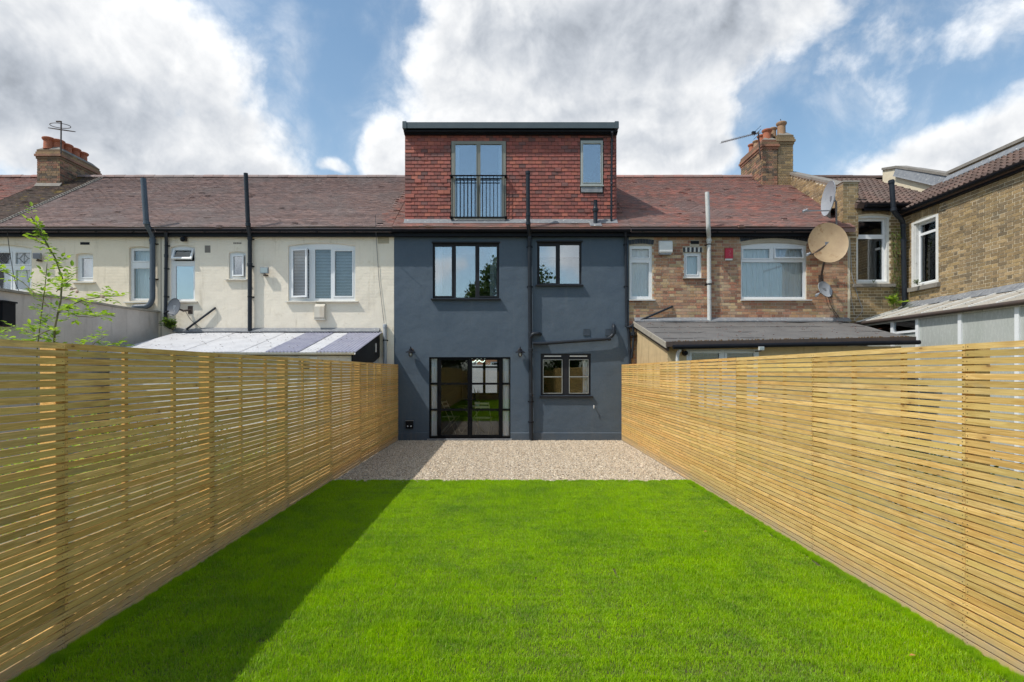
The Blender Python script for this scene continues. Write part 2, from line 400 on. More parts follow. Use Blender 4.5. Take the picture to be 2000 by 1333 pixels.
M['greypipe'] = mk('blue_grey_pipe_plastic', (.055, .075, .10), (.07, .09, .12), rough=.42, ns=4, bst=.05)
M['bluepipe'] = mk('slate_painted_pipe', (.050, .066, .088), (.040, .055, .075), rough=.45, ns=4, bst=.08)
M['anth'] = mk('charcoal_metal_frame', (.020, .021, .026), (.025, .026, .031), rough=.5, ns=4, bst=.04, spec=.2)
M['steel'] = mk('black_steel_frame', (.006, .006, .008), (.008, .009, .010), rough=.5, ns=4, bst=.03, spec=.08)
M['stone'] = mk('stone_grey_frame', (.235, .235, .205), (.22, .22, .19), rough=.5, ns=4, bst=.04)
M['stonel'] = mk('pale_grey_frame', (.40, .42, .40), (.37, .39, .37), rough=.5, ns=4, bst=.04)
M['upvc'] = mk('white_plastic_frame', (.76, .78, .80), (.72, .74, .77), rough=.35, ns=3, bst=.03)
M['wsill'] = mk('off_white_painted_sill', (.66, .64, .58), (.56, .53, .46), rough=.7, ns=9, bst=.3, spots=((.35, .28, .2), 14, .62))
M['whitepaint'] = mk('chalky_white_paint', (.70, .70, .68), (.58, .58, .55), rough=.8, ns=7, bs=30, bst=.5, spots=((.35, .33, .29), 12, .62))
M['glass'] = glass('window_glass', .27, (.92, .95, .97))
M['glass_mid'] = glass('clear_window_glass', .03, (.97, .98, .98))
M['glass_lo'] = glass('door_glass', .02, (.99, .99, .99))
M['lead'] = mk('lead_flashing', (.17, .18, .20), (.25, .26, .27), rough=.55, ns=9, bs=20, bst=.5, spots=((.5, .5, .48), 14, .6))
M['concrete'] = mk('concrete', (.35, .32, .27), (.26, .24, .20), rough=.9, ns=6, bs=60, bst=.6, spots=((.15, .13, .1), 11, .6))
M['coping'] = mk('weathered_coping_stone', (.20, .185, .165), (.27, .245, .215), rough=.9, ns=5, bs=50, bst=.6, spots=((.12, .11, .09), 10, .6))
M['sheet_w'] = mk('white_sheet_roofing', (.58, .58, .60), (.46, .46, .48), rough=.6, ns=3, bst=.1, spots=((.20, .16, .12), 13, .64))
M['sheet_p'] = mk('violet_sheet_roofing', (.30, .30, .39), (.40, .40, .47), rough=.55, ns=3, bst=.1, spots=((.20, .17, .15), 13, .64))
M['felt'] = mk('grey_roof_felt', (.115, .110, .108), (.155, .148, .142), rough=.85, ns=2.2, bs=150, bst=.3, spots=((.24, .11, .08), 8, .69))
M['cladding'] = mk('yellowed_board', (.60, .46, .26), (.50, .38, .22), rough=.7, ns=2.5, vs=(1, 1, 3), bst=.15, streak=((.33, .24, .13), .6))
M['room'] = mk('room_plaster', (.24, .235, .225), (.20, .195, .19), rough=.9, bst=0)
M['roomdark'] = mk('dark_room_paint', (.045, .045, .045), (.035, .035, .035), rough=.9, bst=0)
M['floorwood'] = mk('oak_floor', (.14, .09, .05), (.10, .065, .035), rough=.4, ns=3, vs=(6, .7, 1), bst=.05)
M['terracotta'] = mk('terracotta', (.40, .13, .065), (.33, .11, .06), rough=.8, ns=9, bst=.4, spots=((.22, .14, .10), 12, .6))
M['buffpot'] = mk('buff_clay', (.36, .22, .13), (.28, .18, .11), rough=.85, ns=9, bst=.4, spots=((.14, .11, .08), 12, .58))
M['galv'] = mk('galvanised_metal', (.30, .31, .33), (.22, .23, .25), rough=.45, metal=.6, ns=12, bst=.1)
M['dark_metal'] = mk('dark_rusted_metal', (.06, .045, .04), (.09, .06, .045), rough=.7, ns=12, bst=.3)
M['dish_g'] = mk('grey_dish_paint', (.33, .35, .38), (.27, .29, .32), rough=.55, ns=5, bst=.05, spots=((.2, .2, .2), 16, .66))
M['dish_d'] = mk('dark_grey_dish_paint', (.10, .112, .135), (.08, .09, .11), rough=.5, ns=5, bst=.05)
M['dish_t'] = mk('rust_stained_dish', (.40, .29, .17), (.28, .19, .11), rough=.6, ns=2.6, vs=(1., 1, .8), bst=.05, spots=((.26, .16, .08), 2.6, .56))
M['white'] = mk('white_plastic', (.70, .71, .70), (.60, .61, .60), rough=.45, ns=6, bst=.05)
M['whitepipe'] = mk('weathered_white_pipe', (.60, .61, .60), (.50, .50, .48), rough=.55, ns=5, bst=.1, spots=((.25, .2, .15), 10, .64))
M['red'] = mk('red_plastic', (.50, .018, .05), (.42, .015, .04), rough=.4, ns=6, bst=.03)
M['floodglass'] = mk('flood_lamp_lens', (.30, .36, .37), (.36, .42, .43), rough=.15, ns=6, bst=0)
M['bluebrick'] = mkpal('blue_black_brick', [(.022,.026,.038),(.030,.034,.048),(.018,.022,.03)], rough=.5)
M['soil'] = mk('soil', (.10, .075, .05), (.07, .052, .035), rough=.95, ns=12, bs=40, bst=1., bd=.02)
M['paving'] = mk('garden_paving', (.20, .19, .14), (.10, .13, .05), rough=.9, ns=2, bs=30, bst=.4, spots=((.12, .13, .06), 3, .58))
M['asphalt'] = mk('asphalt', (.05, .05, .052), (.065, .063, .062), rough=.85, ns=3, bs=120, bst=.5)
M['farbrick'] = mk('far_brick', (.40, .20, .10), (.30, .15, .08), rough=.9, ns=4, bst=.2)
M['cord'] = mk('black_cable', (.02, .02, .02), (.03, .03, .03), rough=.6, bst=0)
def m_cloth(name, c, tr=.5):
    m = bpy.data.materials.new(name); m.use_nodes = True; T = NT(m.node_tree); T.n.clear()
    d = T.new('ShaderNodeBsdfDiffuse'); d.inputs[0].default_value = (*c, 1)
    t = T.new('ShaderNodeBsdfTranslucent'); t.inputs[0].default_value = (*c, 1)
    mx = T.new('ShaderNodeMixShader'); mx.inputs[0].default_value = tr
    T.l.new(d.outputs[0], mx.inputs[1]); T.l.new(t.outputs[0], mx.inputs[2]); T.l.new(mx.outputs[0], T.new('ShaderNodeOutputMaterial').inputs[0])
    return m
M['net'] = m_cloth('net_curtain', (.88, .92, .94), .08)
M['curtain'] = m_cloth('pale_curtain', (.90, .91, .92), .05)
M['blind'] = m_cloth('blind_slat', (.78, .81, .84), .15)
def m_leaf(name, cols, tr=.35, rough=.5):
    m, T, b = base(name); r = rid(T); p = pos(T)
    col = T.mix(1., T.ramp(r, cols), T.ramp(T.noise(p, 2.2, 3, .6), [(.75,)*3, (1.25,)*3]), 'MULTIPLY')
    T.put(b.inputs['Base Color'], col); b.inputs['Roughness'].default_value = rough; b.inputs['Specular IOR Level'].default_value = .3
    tl = T.new('ShaderNodeBsdfTranslucent'); T.put(tl.inputs[0], T.mix(1., col, (1.5, 1.5, .7), 'MULTIPLY'))
    mx = T.new('ShaderNodeMixShader'); mx.inputs[0].default_value = tr
    T.l.new(b.outputs[0], mx.inputs[1]); T.l.new(tl.outputs[0], mx.inputs[2])
    out = [n for n in T.n if n.type == 'OUTPUT_MATERIAL'][0]; T.l.new(mx.outputs[0], out.inputs[0])
    return m
M['leaf_y'] = m_leaf('fresh_green_leaf', [(.18,.30,.035),(.28,.42,.05),(.36,.50,.08),(.12,.24,.04)], .45)
M['leaf_d'] = m_leaf('dark_green_leaf', [(.03,.06,.015),(.05,.09,.02),(.07,.11,.025)], .25)
M['leaf_m'] = m_leaf('mid_green_leaf', [(.06,.12,.02),(.10,.17,.03),(.14,.21,.04)], .35)
M['petal'] = m_cloth('pale_pink_petal', (.75, .62, .60), .3)
M['bark'] = mk('bark', (.13, .10, .06), (.09, .07, .04), rough=.9, ns=14, bst=.5)
M['stem'] = mk('green_brown_stem', (.12, .13, .05), (.16, .11, .06), rough=.7, ns=14, bst=.2)
def m_grass():
    m, T, b = base('grass_blade'); p = pos(T)
    r = T.new('ShaderNodeNewGeometry').outputs['Random Per Island']
    big = T.noise(p, .95, 5, .65); mid = T.noise(p, 3.4, 3, .6)
    at = T.new('ShaderNodeAttribute'); at.attribute_name = 'hh'; h = at.outputs['Fac']
    colA = T.ramp(r, [(.22,.42,.002),(.33,.56,.003),(.45,.66,.004),(.26,.48,.003)])
    colB = T.ramp(r, [(.08,.24,.008),(.13,.31,.014),(.20,.39,.04),(.38,.48,.18)])
    f = T.m('ADD', T.m('MULTIPLY', T.ss(big, .40, .66), .45), T.m('MULTIPLY', T.ss(mid, .42, .68), .38))
    col = T.mix(f, colA, colB)
    col = T.mix(T.m('MULTIPLY', T.ss(r, .945, .955), .8), col, (.36, .33, .16))
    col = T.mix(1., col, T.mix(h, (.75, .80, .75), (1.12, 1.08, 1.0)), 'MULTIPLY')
    T.put(b.inputs['Base Color'], col); b.inputs['Roughness'].default_value = .45; b.inputs['Specular IOR Level'].default_value = .28
    tl = T.new('ShaderNodeBsdfTranslucent'); T.put(tl.inputs[0], T.mix(1., col, (1.5, 1.5, .5), 'MULTIPLY'))
    mx = T.new('ShaderNodeMixShader'); mx.inputs[0].default_value = .40
    T.l.new(b.outputs[0], mx.inputs[1]); T.l.new(tl.outputs[0], mx.inputs[2])
    out = [n for n in T.n if n.type == 'OUTPUT_MATERIAL'][0]; T.l.new(mx.outputs[0], out.inputs[0])
    return m
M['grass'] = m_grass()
M['gravel'] = mkpal('gravel_stone', [(.54,.45,.33),(.45,.37,.28),(.63,.54,.42),(.34,.28,.21),(.57,.49,.39),(.47,.36,.25),(.69,.62,.51),(.28,.24,.20),(.56,.45,.32)], var=.2, rough=.8, bst=.2)
M['gravelbase'] = mk('gravel_bed', (.34, .27, .20), (.24, .19, .14), rough=.95, ns=40, bs=80, bst=1., bd=.02)
# ------------------------------------------------------------------ builders
_unit = {}
def unit(m, name='brick'):
    k = (m.name, name)
    if k not in _unit:
        _unit[k] = MB().box(0, 1, 0, 1, 0, 1).mesh(name, m, origin=Vector((0, 0, 0)))[0]
    return _unit[k]
def grow(h, a): return (h[0]-a, h[1]+a, h[2]-a, h[3]+a)
def lay(u0, u1, v0, v1, holes, bond='flemish', rng=rnd, ph=0.):
    """bricks of a wall as (u0,u1,v0,v1), cut where they meet an opening"""
    out = []; row = 0; v = v0
    while v < v1-.03:
        vt = min(v+.063, v1)
        segs = [(u0, u1)]
        for h in holes:
            if h[2] < vt-.012 and h[3] > v+.012:
                ns = []
                for a, b in segs:
                    if h[1] <= a or h[0] >= b: ns.append((a, b))
                    else:
                        if h[0] > a: ns.append((a, h[0]))
                        if h[1] < b: ns.append((h[1], b))
                segs = ns
        u = u0-.4+ph + (.16875 if row % 2 else 0) if bond == 'flemish' else u0-.4+ph + (.1125 if row % 2 else 0)
        k = 0
        while u < u1:
            L = (.215 if k % 2 == 0 else .1025) if bond == 'flemish' else .215
            for a, b in segs:
                c, d = max(a, u), min(b, u+L)
                if d-c > .03: out.append((c, d, v, vt))
            u += L+.012; k += 1
        v += .075; row += 1
    return out
def brickwork(parent, fr, bricks, m, n_parts=300, key=None, w0=-.02, proud=.006, name='brick'):
    if key: bricks = sorted(bricks, key=key)
    rest = MB()
    for i, (a, b, c, d) in enumerate(bricks):
        t = proud + rnd.uniform(-.003, .003); j = rnd.uniform(-.0015, .0015)
        if i < n_parts: place(name, unit(m, name), frmat(fr, a+j, c+j, w0, b-a, d-c, t-w0), parent)
        else: rest.box(a+j, b+j, c+j, d+j, w0, t, fr)
    if rest.F: rest.build('remaining_'+name+'s', m, parent, kind='stuff', fix=False)
def arch_bricks(parent, fr, u0, u1, v, rise, h, n, m, name='lintel_brick', w=(-.02, .016)):
    """voussoirs of a shallow arch"""
    um = (u0+u1)/2; hw = (u1-u0)/2; R = (hw*hw+rise*rise)/(2*rise); cz = v-(R-rise) + 0
    a0 = math.asin(hw/R)
    mb_all = []
    for k in range(n):
        t0 = -a0 + 2*a0*(k+.06)/n; t1 = -a0 + 2*a0*(k+.94)/n
        q = [(um+math.sin(t)*r, cz+math.cos(t)*r) for t, r in ((t0, R), (t1, R), (t1, R+h), (t0, R+h))]
        MB().prism(q, w[0], w[1]+rnd.uniform(-.003, .003), fr).build(name, m, parent)
def sheet(fr, u0, u1, v0, v1, w, amp=.02, waves=8, n=60, th=.004, gather=0.):
    """hanging cloth with folds"""
    mb = MB(); ph = rnd.uniform(0, 6)
    def ww(t, s): return w + amp*math.sin(waves*6.283*t+ph+gather*s)*(.6+.4*math.sin(5*t+ph)) + amp*.4*math.sin(waves*17*t+s*2)
    nv = 5
    for i in range(n+1):
        t = i/n
        for j in range(nv+1):
            s_ = j/nv; mb.V.append(fr.p(u0+(u1-u0)*t, v0+(v1-v0)*s_, ww(t, s_)))
    for i in range(n):
        for j in range(nv):
            a = i*(nv+1)+j; mb.F.append((a, a+nv+1, a+nv+2, a+1))
    return mb
def window(parent, fr, rect, lights, fm, gm, wf=-.05, dep=.06, name='window'):
    u0, u1, v0, v1 = rect
    holes = [grow(l['r'], l.get('s', 0)) for l in lights]
    f = MB().slab(u0, u1, v0, v1, wf-dep, wf, holes, fr).build(name, fm, parent)
    for l in lights:
        r = l['r']; s = l.get('s', 0)
        if s:
            g = grow(r, s-.003)
            if l.get('open'):
                side, deg = l['open']; a = math.radians(deg); ca, sa = math.cos(a), math.sin(a)
                if side == 'top':
                    O = fr.p(0, g[3], wf+.004); f2 = Fr(O, fr.U, fr.V*ca-fr.W*sa, fr.W*ca+fr.V*sa); g2 = (g[0], g[1], g[2]-g[3], 0.); r2 = (r[0], r[1], r[2]-g[3], r[3]-g[3])
                elif side == 'left':
                    O = fr.p(g[0], 0, wf+.004); f2 = Fr(O, fr.U*ca+fr.W*sa, fr.V, fr.W*ca-fr.U*sa); g2 = (0., g[1]-g[0], g[2], g[3]); r2 = (r[0]-g[0], r[1]-g[0], r[2], r[3])
                else:
                    O = fr.p(g[1], 0, wf+.004); f2 = Fr(O, fr.U*ca-fr.W*sa, fr.V, fr.W*ca+fr.U*sa); g2 = (g[0]-g[1], 0., g[2], g[3]); r2 = (r[0]-g[1], r[1]-g[1], r[2], r[3])
                MB().slab(*g2, -.028, .02, [r2], f2).build('sash', fm, f)
                MB().box(r2[0]-.004, r2[1]+.004, r2[2]-.004, r2[3]+.004, -.012, -.006, f2).build('pane', gm, f)
                continue
            MB().slab(*g, wf-.045, wf+.010, [r], fr).build('sash', fm, f)
            MB().box(r[0]-.002, r[1]+.002, r[2]-.002, r[3]+.002, wf-.030, wf-.024, fr).build('pane', l.get('gm', gm), f)
        else:
            MB().box(r[0]-.002, r[1]+.002, r[2]-.002, r[3]+.002, wf-.030, wf-.024, fr).build('pane', l.get('gm', gm), f)
    return f
def sill(win, fr, u0, u1, v, h, out, m, inn=.05, drop=.012):
    mb = MB().prism([(-inn, 0), (out, -drop), (out, -h), (-inn, -h)], u0, u1, Fr(fr.p(0, v, 0), fr.W, fr.V, fr.U))
    return mb.build('sill', m, win)
def roombox(house, fr, r, depth=2.2, m=None, w1=-.252):
    """the room behind a window: back, sides, floor and ceiling with their faces inwards"""
    a, b, c, d = r[0]-.5, r[1]+.5, r[2]-.7, r[3]+.25
    mb = MB()
    P = fr.p
    mb.quad(P(a,c,-depth), P(b,c,-depth), P(b,d,-depth), P(a,d,-depth))
    for q in (((a,c),(a,d)), ((b,c),(b,d)), ((a,c),(b,c)), ((a,d),(b,d))):
        mb.quad(P(*q[0], w1), P(*q[1], w1), P(*q[1], -depth), P(*q[0], -depth))
    mb.build('room_lining', m or M['room'], house, fix=False)
def light(px0, px1, py0, py1, Y=D, **k):
    return dict(r=(X(px0, Y), X(px1, Y), Z(py1, Y), Z(py0, Y)), **k)
def R(px0, px1, py0, py1, Y=D): return (X(px0, Y), X(px1, Y), Z(py1, Y), Z(py0, Y))

EY, EZ, RY, RZ = 14.17, 5.307, 18.1, 7.87       # eaves edge and ridge of the terrace
SL = (RZ-EZ)/(RY-EY)
def rz(Y): return EZ + SL*(Y-EY)
NRM = Vector((0, -SL, 1)).normalized(); UPV = Vector((0, 1, SL)).normalized()
SLEN = math.hypot(RY-EY, RZ-EZ)
def roof_pair(parent, x0, x1, m_deck, cutdormer=None):
    mb = MB()
    for sg in (1, -1):
        Y0, Y1 = (EY+.02, RY) if sg == 1 else (2*RY-EY, RY)
        if sg == 1 and cutdormer:
            for a, b, ya in cutdormer:
                z0, z1 = rz(Y0), rz(ya)
                mb.hexa([(a,Y0,z0-.12),(b,Y0,z0-.12),(b,ya,z1-.12),(a,ya,z1-.12),(a,Y0,z0-.01),(b,Y0,z0-.01),(b,ya,z1-.01),(a,ya,z1-.01)])
            continue
        mb.hexa([(x0,Y0,EZ-.12),(x1,Y0,EZ-.12),(x1,Y1,RZ-.12),(x0,Y1,RZ-.12),(x0,Y0,EZ-.01),(x1,Y0,EZ-.01),(x1,Y1,RZ-.01),(x0,Y1,RZ-.01)])
    return mb.build('roof', m_deck, parent)
def tiles(parent, fr, u0, u1, vmax, m, inside=None, g=.0952, wd=.1655, name='remaining_tiles', sag=.006, t=.023, slip=0.01):
    V = []; F = []; nrow = int(vmax/g); wob = [rnd.uniform(-1, 1) for _ in range(400)]
    for j in range(nrow):
        v = j*g; off = wd/2 if j % 2 else 0
        u = u0 + off
        if off: edges = [u0]
        else: edges = []
        while u < u1: edges.append(u); u += wd
        edges.append(u1)
        for a, b in zip(edges, edges[1:]):
            if b-a < .03: continue
            if inside and not inside((a+b)/2, v+g/2): continue
            dv = rnd.gauss(0, .0025); dw = rnd.uniform(0, .003); tw = rnd.gauss(0, .0014)
            if rnd.random() < slip: dv -= rnd.uniform(.01, .05); dw += .010; tw += rnd.gauss(0, .006)
            sg_ = sag*math.sin(u0*3+(a)*.9+j*.11)+sag*.6*math.sin(a*2.3+j*.31)
            i = len(V)
            aa, bb = a+.0015, b-.0015; v0, v1 = v+dv, v+g+.012+dv
            V += [fr.p(aa,v0,sg_-.002), fr.p(bb,v0,sg_-.002), fr.p(aa,v0,sg_+t+dw-tw), fr.p(bb,v0,sg_+t+dw+tw), fr.p(aa,v1,sg_+.003), fr.p(bb,v1,sg_+.003)]
            F += [(i,i+1,i+3,i+2), (i+2,i+3,i+5,i+4), (i,i+2,i+4), (i+1,i+5,i+3)]
    mb = MB(); mb.V = V; mb.F = F
    return mb.build(name, m, parent, kind='stuff', fix=False)
def ridge(parent, x0, x1, m, y=RY, z=RZ, L=.31):
    """half-round ridge tiles, one by one"""
    k = ('ridge', m.name)
    if k not in _unit:
        mb = MB(); n = 8
        prof = [(math.cos(math.pi*i/n)*.125, math.sin(math.pi*i/n)*.105-.03) for i in range(n+1)] 
        inner = [(a*.86, b*.86-.004) for a, b in prof[::-1]]
        mb.prism(prof+inner, 0, L-.006, Fr((0,0,0), (0,1,0), (0,0,1), (1,0,0)))
        _unit[k] = mb.mesh('ridge_tile', m, origin=Vector((0,0,0)))[0]
    x = x0
    while x < x1-.05:
        place('ridge_tile', _unit[k], Matrix.Translation((x, y, z+rnd.uniform(-.004, .006))) @ Matrix.Rotation(rnd.uniform(-.012, .012), 4, 'Y'), parent)
        x += L
def gutter(parent, x0, x1, y=D-.20, z=None, r=.062, name='gutter'):
    z = z if z is not None else Z(449, y)
    mb = MB(); n = 9; prof = [(-math.cos(math.pi*i/n)*r, -math.sin(math.pi*i/n)*r) for i in range(n+1)]
    inn = [(a*.86, b*.86) for a, b in prof[::-1]]
    mb.prism(prof+inn, x0, x1, Fr((0, y, z), (0,1,0), (0,0,1), (1,0,0)))
    g = mb.build(name, M['black'], parent)
    x = x0+.25
    while x < x1:
        c = MB().prism([(-math.cos(math.pi*i/n)*(r+.006), -math.sin(math.pi*i/n)*(r+.006)-.001) for i in range(n+1)], x, x+.05, Fr((0, y, z+.001), (0,1,0), (0,0,1), (1,0,0)))
        c.build('gutter_bracket', M['black'], g); x += .93
    return g
def eaves(parent, x0, x1):
    MB().box(x0, x1, D-.135, D+.02, 5.11, 5.285).build('fascia', M['black'], parent)
    gutter(parent, x0+.01, x1-.01)
def shell(h, x0, x1, wm, holes, arches=(), gables=True, top=5.26):
    """garden wall with its openings, street wall, party walls"""
    fr = FF()
    mb = MB().slab(x0, x1, 0, top, -.25, 0, holes, fr)
    for a in arches: mb.spandrel(*a, -.249, -.001 if False else 0, fr)
    wall = mb.build('wall', wm, h)
    for xx in (x0+.001, x1-.101):
        MB().prism([(D+.251, 0), (D+7.1, 0), (D+7.1, 5.2), (RY, RZ-.14), (D+.251, 5.2)], xx, xx+.1, Fr((0,0,0), (0,1,0), (0,0,1), (1,0,0))).build('party_wall', M['room'], h)
    return wall
def pipe(name, label, pts, r, m, group=None, collars=(), clips=(), cat='drainpipe', bend=.12, wall_y=D, cup=False):
    t = thing(name, label, cat, min(pts, key=lambda p: p[2]), group)
    MB().tube(pts, r, 14, bend=bend).build('tube', m, t, smooth=True)
    for p, d in collars:
        p = Vector(p); d = Vector(d).normalized()
        MB().tube([p-d*.04, p-d*.034, p+d*.034, p+d*.04], [r*1.04, r*1.22, r*1.22, r*1.04], 14).build('collar', m, t, smooth=True)
    for p in clips:
        p = Vector(p)
        mb = MB().tube([p-Vector((0,0,.012)), p+Vector((0,0,.012))], r*1.12, 14)
        mb.box(p.x-r*1.5, p.x+r*1.5, wall_y-.012, wall_y+.002, p.z-.015, p.z+.015)
        mb.box(p.x-.01, p.x+.01, min(p.y, wall_y-.01), wall_y-.01, p.z-.012, p.z+.012)
        mb.build('bracket', M['black'], t)
    return t

# ------------------------------------------------------------------ ground
def ground(name, x0, x1, y0, y1, z, m):
    mb = MB(); mb.box(x0, x1, y0, y1, z-.05, z); o = mb.build(name, m); props(o, kind='structure'); return o
o = MB().box(-400, 400, -400, 400, -.30, -.12).build('ground', M['soil']); props(o, kind='structure')
XL, XR = -2.735, 2.885        # fence faces
ground('lawn_soil', XL-.12, XR+.12, -6.1, 9.04, -.012, M['soil'])
ground('gravel_bed', XL-.12, XR+.12, 9.045, D, -.018, M['gravelbase'])
ground('left_garden_ground', -8.9, XL-.125, -6, D, -.03, M['paving'])
ground('right_garden_ground', XR+.125, 10.2, -6, D, -.03, M['paving'])
ground('street', -30, 30, D+7.5, D+24, -.02, M['asphalt'])
ground('far_left_ground', -30, -8.95, -6, D, -.034, M['paving'])

# ================================================================== terraced houses
# ---- far left house: only its roof shows
h0 = thing('terraced_house', 'house at the far left edge whose pinkish red tiled roof shows left of the chimney', 'house', (-16, D, 0))
MB().slab(-19, -14.2, 0, 5.26, -.25, 0, [], FF()).build('wall', M['cream'], h0)
MB().slab(-19, -14.2, 0, 5.2, -7.25, -7.0, [], FF()).build('street_wall', M['cream'], h0)
r0 = roof_pair(h0, -19, -14.2, M['roof_red'])
RF = Fr((0, EY, EZ), (1, 0, 0), UPV, NRM)
tiles(r0, RF, -19, -14.2, SLEN, M['roof_red']); ridge(r0, -19, -14.25, M['roof_red']); eaves(h0, -19, -14.2)

# ---- cream house
hA = thing('terraced_house', 'cream painted terraced house with brown roof and the left chimney, behind the leafy shrub', 'house', (-11.4, D, 0))
FA = FF()
winA = [R(-64, 62, 478, 570), R(148, 182, 495, 550), R(252, 293, 482, 588)]
wallA = shell(hA, -14.2, -8.715, M['cream'], winA, [(winA[0][0], winA[0][1], winA[0][3], .09), (winA[1][0], winA[1][1], winA[1][3], .03), (winA[2][0], winA[2][1], winA[2][3], .03)])
def led(win, fr, r, w_=-.02):
    """leaded lozenge on a fanlight"""
    um, vm = (r[0]+r[1])/2, (r[2]+r[3])/2; a, b = (r[1]-r[0])*.30, (r[3]-r[2])*.42
    P = [fr.p(um-a, vm, w_), fr.p(um, vm+b, w_), fr.p(um+a, vm, w_), fr.p(um, vm-b, w_), fr.p(um-a, vm, w_)]
    mb = MB()
    for p, q in zip(P, P[1:]): mb.tube([p, q], .006, 4)
    for p, q in ((fr.p(r[0], vm, w_), P[0]), (P[2], fr.p(r[1], vm, w_)), (fr.p(um, r[3], w_), P[1]), (P[3], fr.p(um, r[2], w_))): mb.tube([p, q], .006, 4)
    mb.build('leading', M['lead'], win)
wf = -.07
LA = [light(a, b, 493, 515, s=.035) for a, b in ((-56, -22), (-13, 17), (26, 55))] + [light(a, b, 527, 565, s=.035) for a, b in ((-56, -22), (-13, 17), (26, 55))]
wA = window(hA, FA, winA[0], LA, M['upvc'], M['glass_mid'], wf=wf)
for l in LA[:3]: led(wA, FA, l['r'], wf-.018)
sill(wA, FA, X(-68), X(66), Z(570.5), .045, .055, M['wsill'])
wA2 = window(hA, FA, winA[1], [light(156, 178, 504, 541, s=.03)], M['upvc'], M['glass'], wf=wf); sill(wA2, FA, X(143), X(187), Z(550.5), .04, .06, M['wsill'])
wA3 = window(hA, FA, winA[2], [light(258, 290, 489, 509, s=.035), light(258, 290, 524, 583, s=.035)], M['upvc'], M['glass_mid'], wf=wf); sill(wA3, FA, X(244), X(300), Z(589), .045, .06, M['wsill'])
for q in winA: roombox(hA, FA, q, 1.6)
for q, a, b in ((winA[0], .02, .98), (winA[1], 0, 1), (winA[2], 0, 1)):
    sheet(FA, q[0]+.03, q[1]-.03, q[2]+.04, q[3]-.04, -.30, .012, 6 if q is winA[0] else 3, 50).build('net_curtain', M['net'], hA, smooth=True, fix=False)
rA = roof_pair(hA, -14.2, -8.715, M['roof'])
tiles(rA, RF, -12.72, -8.715, SLEN, M['roof']); tiles(rA, RF, -14.2, -12.80, SLEN, M['roof_moss'])
mb = MB()
for k in range(46):
    v = .04+k*.104
    for dx in (-.06, .03): mb.box(-12.76+dx+rnd.uniform(-.01,.01), -12.76+dx+.035, v, v+.075, .012, .04, RF)
mb.build('mortar_seam', M['coping'], rA)
ridge(rA, -14.2, -8.8, M['roof']); eaves(hA, -14.199, -8.716)
MB().slab(-14.2, -8.715, 0, 5.2, -7.25, -7.0, [], FF()).build('street_wall', M['cream'], hA)
v_ = MB().box(X(157), X(175), Z(478.5), Z(473.5), -.01, .006, FA).build('air_vent', M['black'], hA)

def chimney(house, x0, x1, y0, y1, zb, zt, m, bm, pots, name='chimney', cap='coping', parts=None):
    """brick stack with oversailing courses, flaunching and pots"""
    core = MB().box(x0, x1, y0, y1, zb, zt-.16)
    ch = core.build(name, M['mortar'], house)
    f_front = Fr((0, y0, 0), (1,0,0), (0,0,1), (0,-1,0)); f_left = Fr((x0, 0, 0), (0,1,0), (0,0,1), (-1,0,0)); f_right = Fr((x1, 0, 0), (0,1,0), (0,0,1), (1,0,0))
    sides = [(f_front, x0-.006, x1+.006)]
    sides.append((f_right, y0, y1)); sides.append((f_left, y0, y1)); 
    for fr, a, b in sides:
        bs = lay(a, b, zb, zt-.38, [], ph=rnd.uniform(0, .2))
        vis = [q for q in bs if (True if fr is f_front else fr.p(q[0], q[2]).z > rz(min(fr.p(q[0], q[2]).y, 2*RY-fr.p(q[0], q[2]).y))-.1)]
        brickwork(ch, fr, vis, m, n_parts=min(len(vis), 140 if fr is not (f_left if x0 < 0 else f_right) else 0), w0=-.02, proud=.010)
    z = zt-.37
    for k, (o_, hh) in enumerate(((.03, .065), (.06, .065), (.035, .065), (.015, .065))):
        MBc = MB().box(x0-o_, x1+o_, y0-o_, y1+o_, z, z+hh); z += hh+.008
        MBc.build('oversailing_course', m, ch)
    q = .05; mb = MB().hexa([(x0,y0,z),(x1,y0,z),(x1,y1,z),(x0,y1,z),(x0+.12,y0+.12,z+.12),(x1-.12,y0+.12,z+.12),(x1-.12,y1-.12,z+.12),(x0+.12,y1-.12,z+.12)])
    mb.build('flaunching', M['coping'], ch)
    for (px_, py_, r, hgt, mm) in pots:
        MB().lathe([(r*.98, 0), (r*.93, hgt*.15), (r*.88, hgt*.72), (r*1.0, hgt*.76), (r*1.18, hgt*.86), (r*1.18, hgt*.95), (r*1.0, hgt), (r*.8, hgt), (r*.75, hgt*.5), (r*.75, hgt*.49)], (px_, py_, z+.03), n=16).build('chimney_pot', mm, ch, smooth=True)
    return ch
zt = Z(287, 17.3)
cL = chimney(hA, -14.2, -13.52, 17.3, 18.95, 7.2, zt, M['cbrick'], None,
        [(-13.95, 17.42, .15, .36, M['terracotta'])] + [(-13.77, 17.55+.33*k, .155, .34, M['terracotta']) for k in range(4)])
MB().prism([(-.10, -.05), (.0, .08), (.012, .08), (-.06, -.07)], -14.23, -13.46, Fr((0, 17.3, 7.36), (0,1,0), (0,0,1), (1,0,0))).build('flashing', M['coping'], cL)

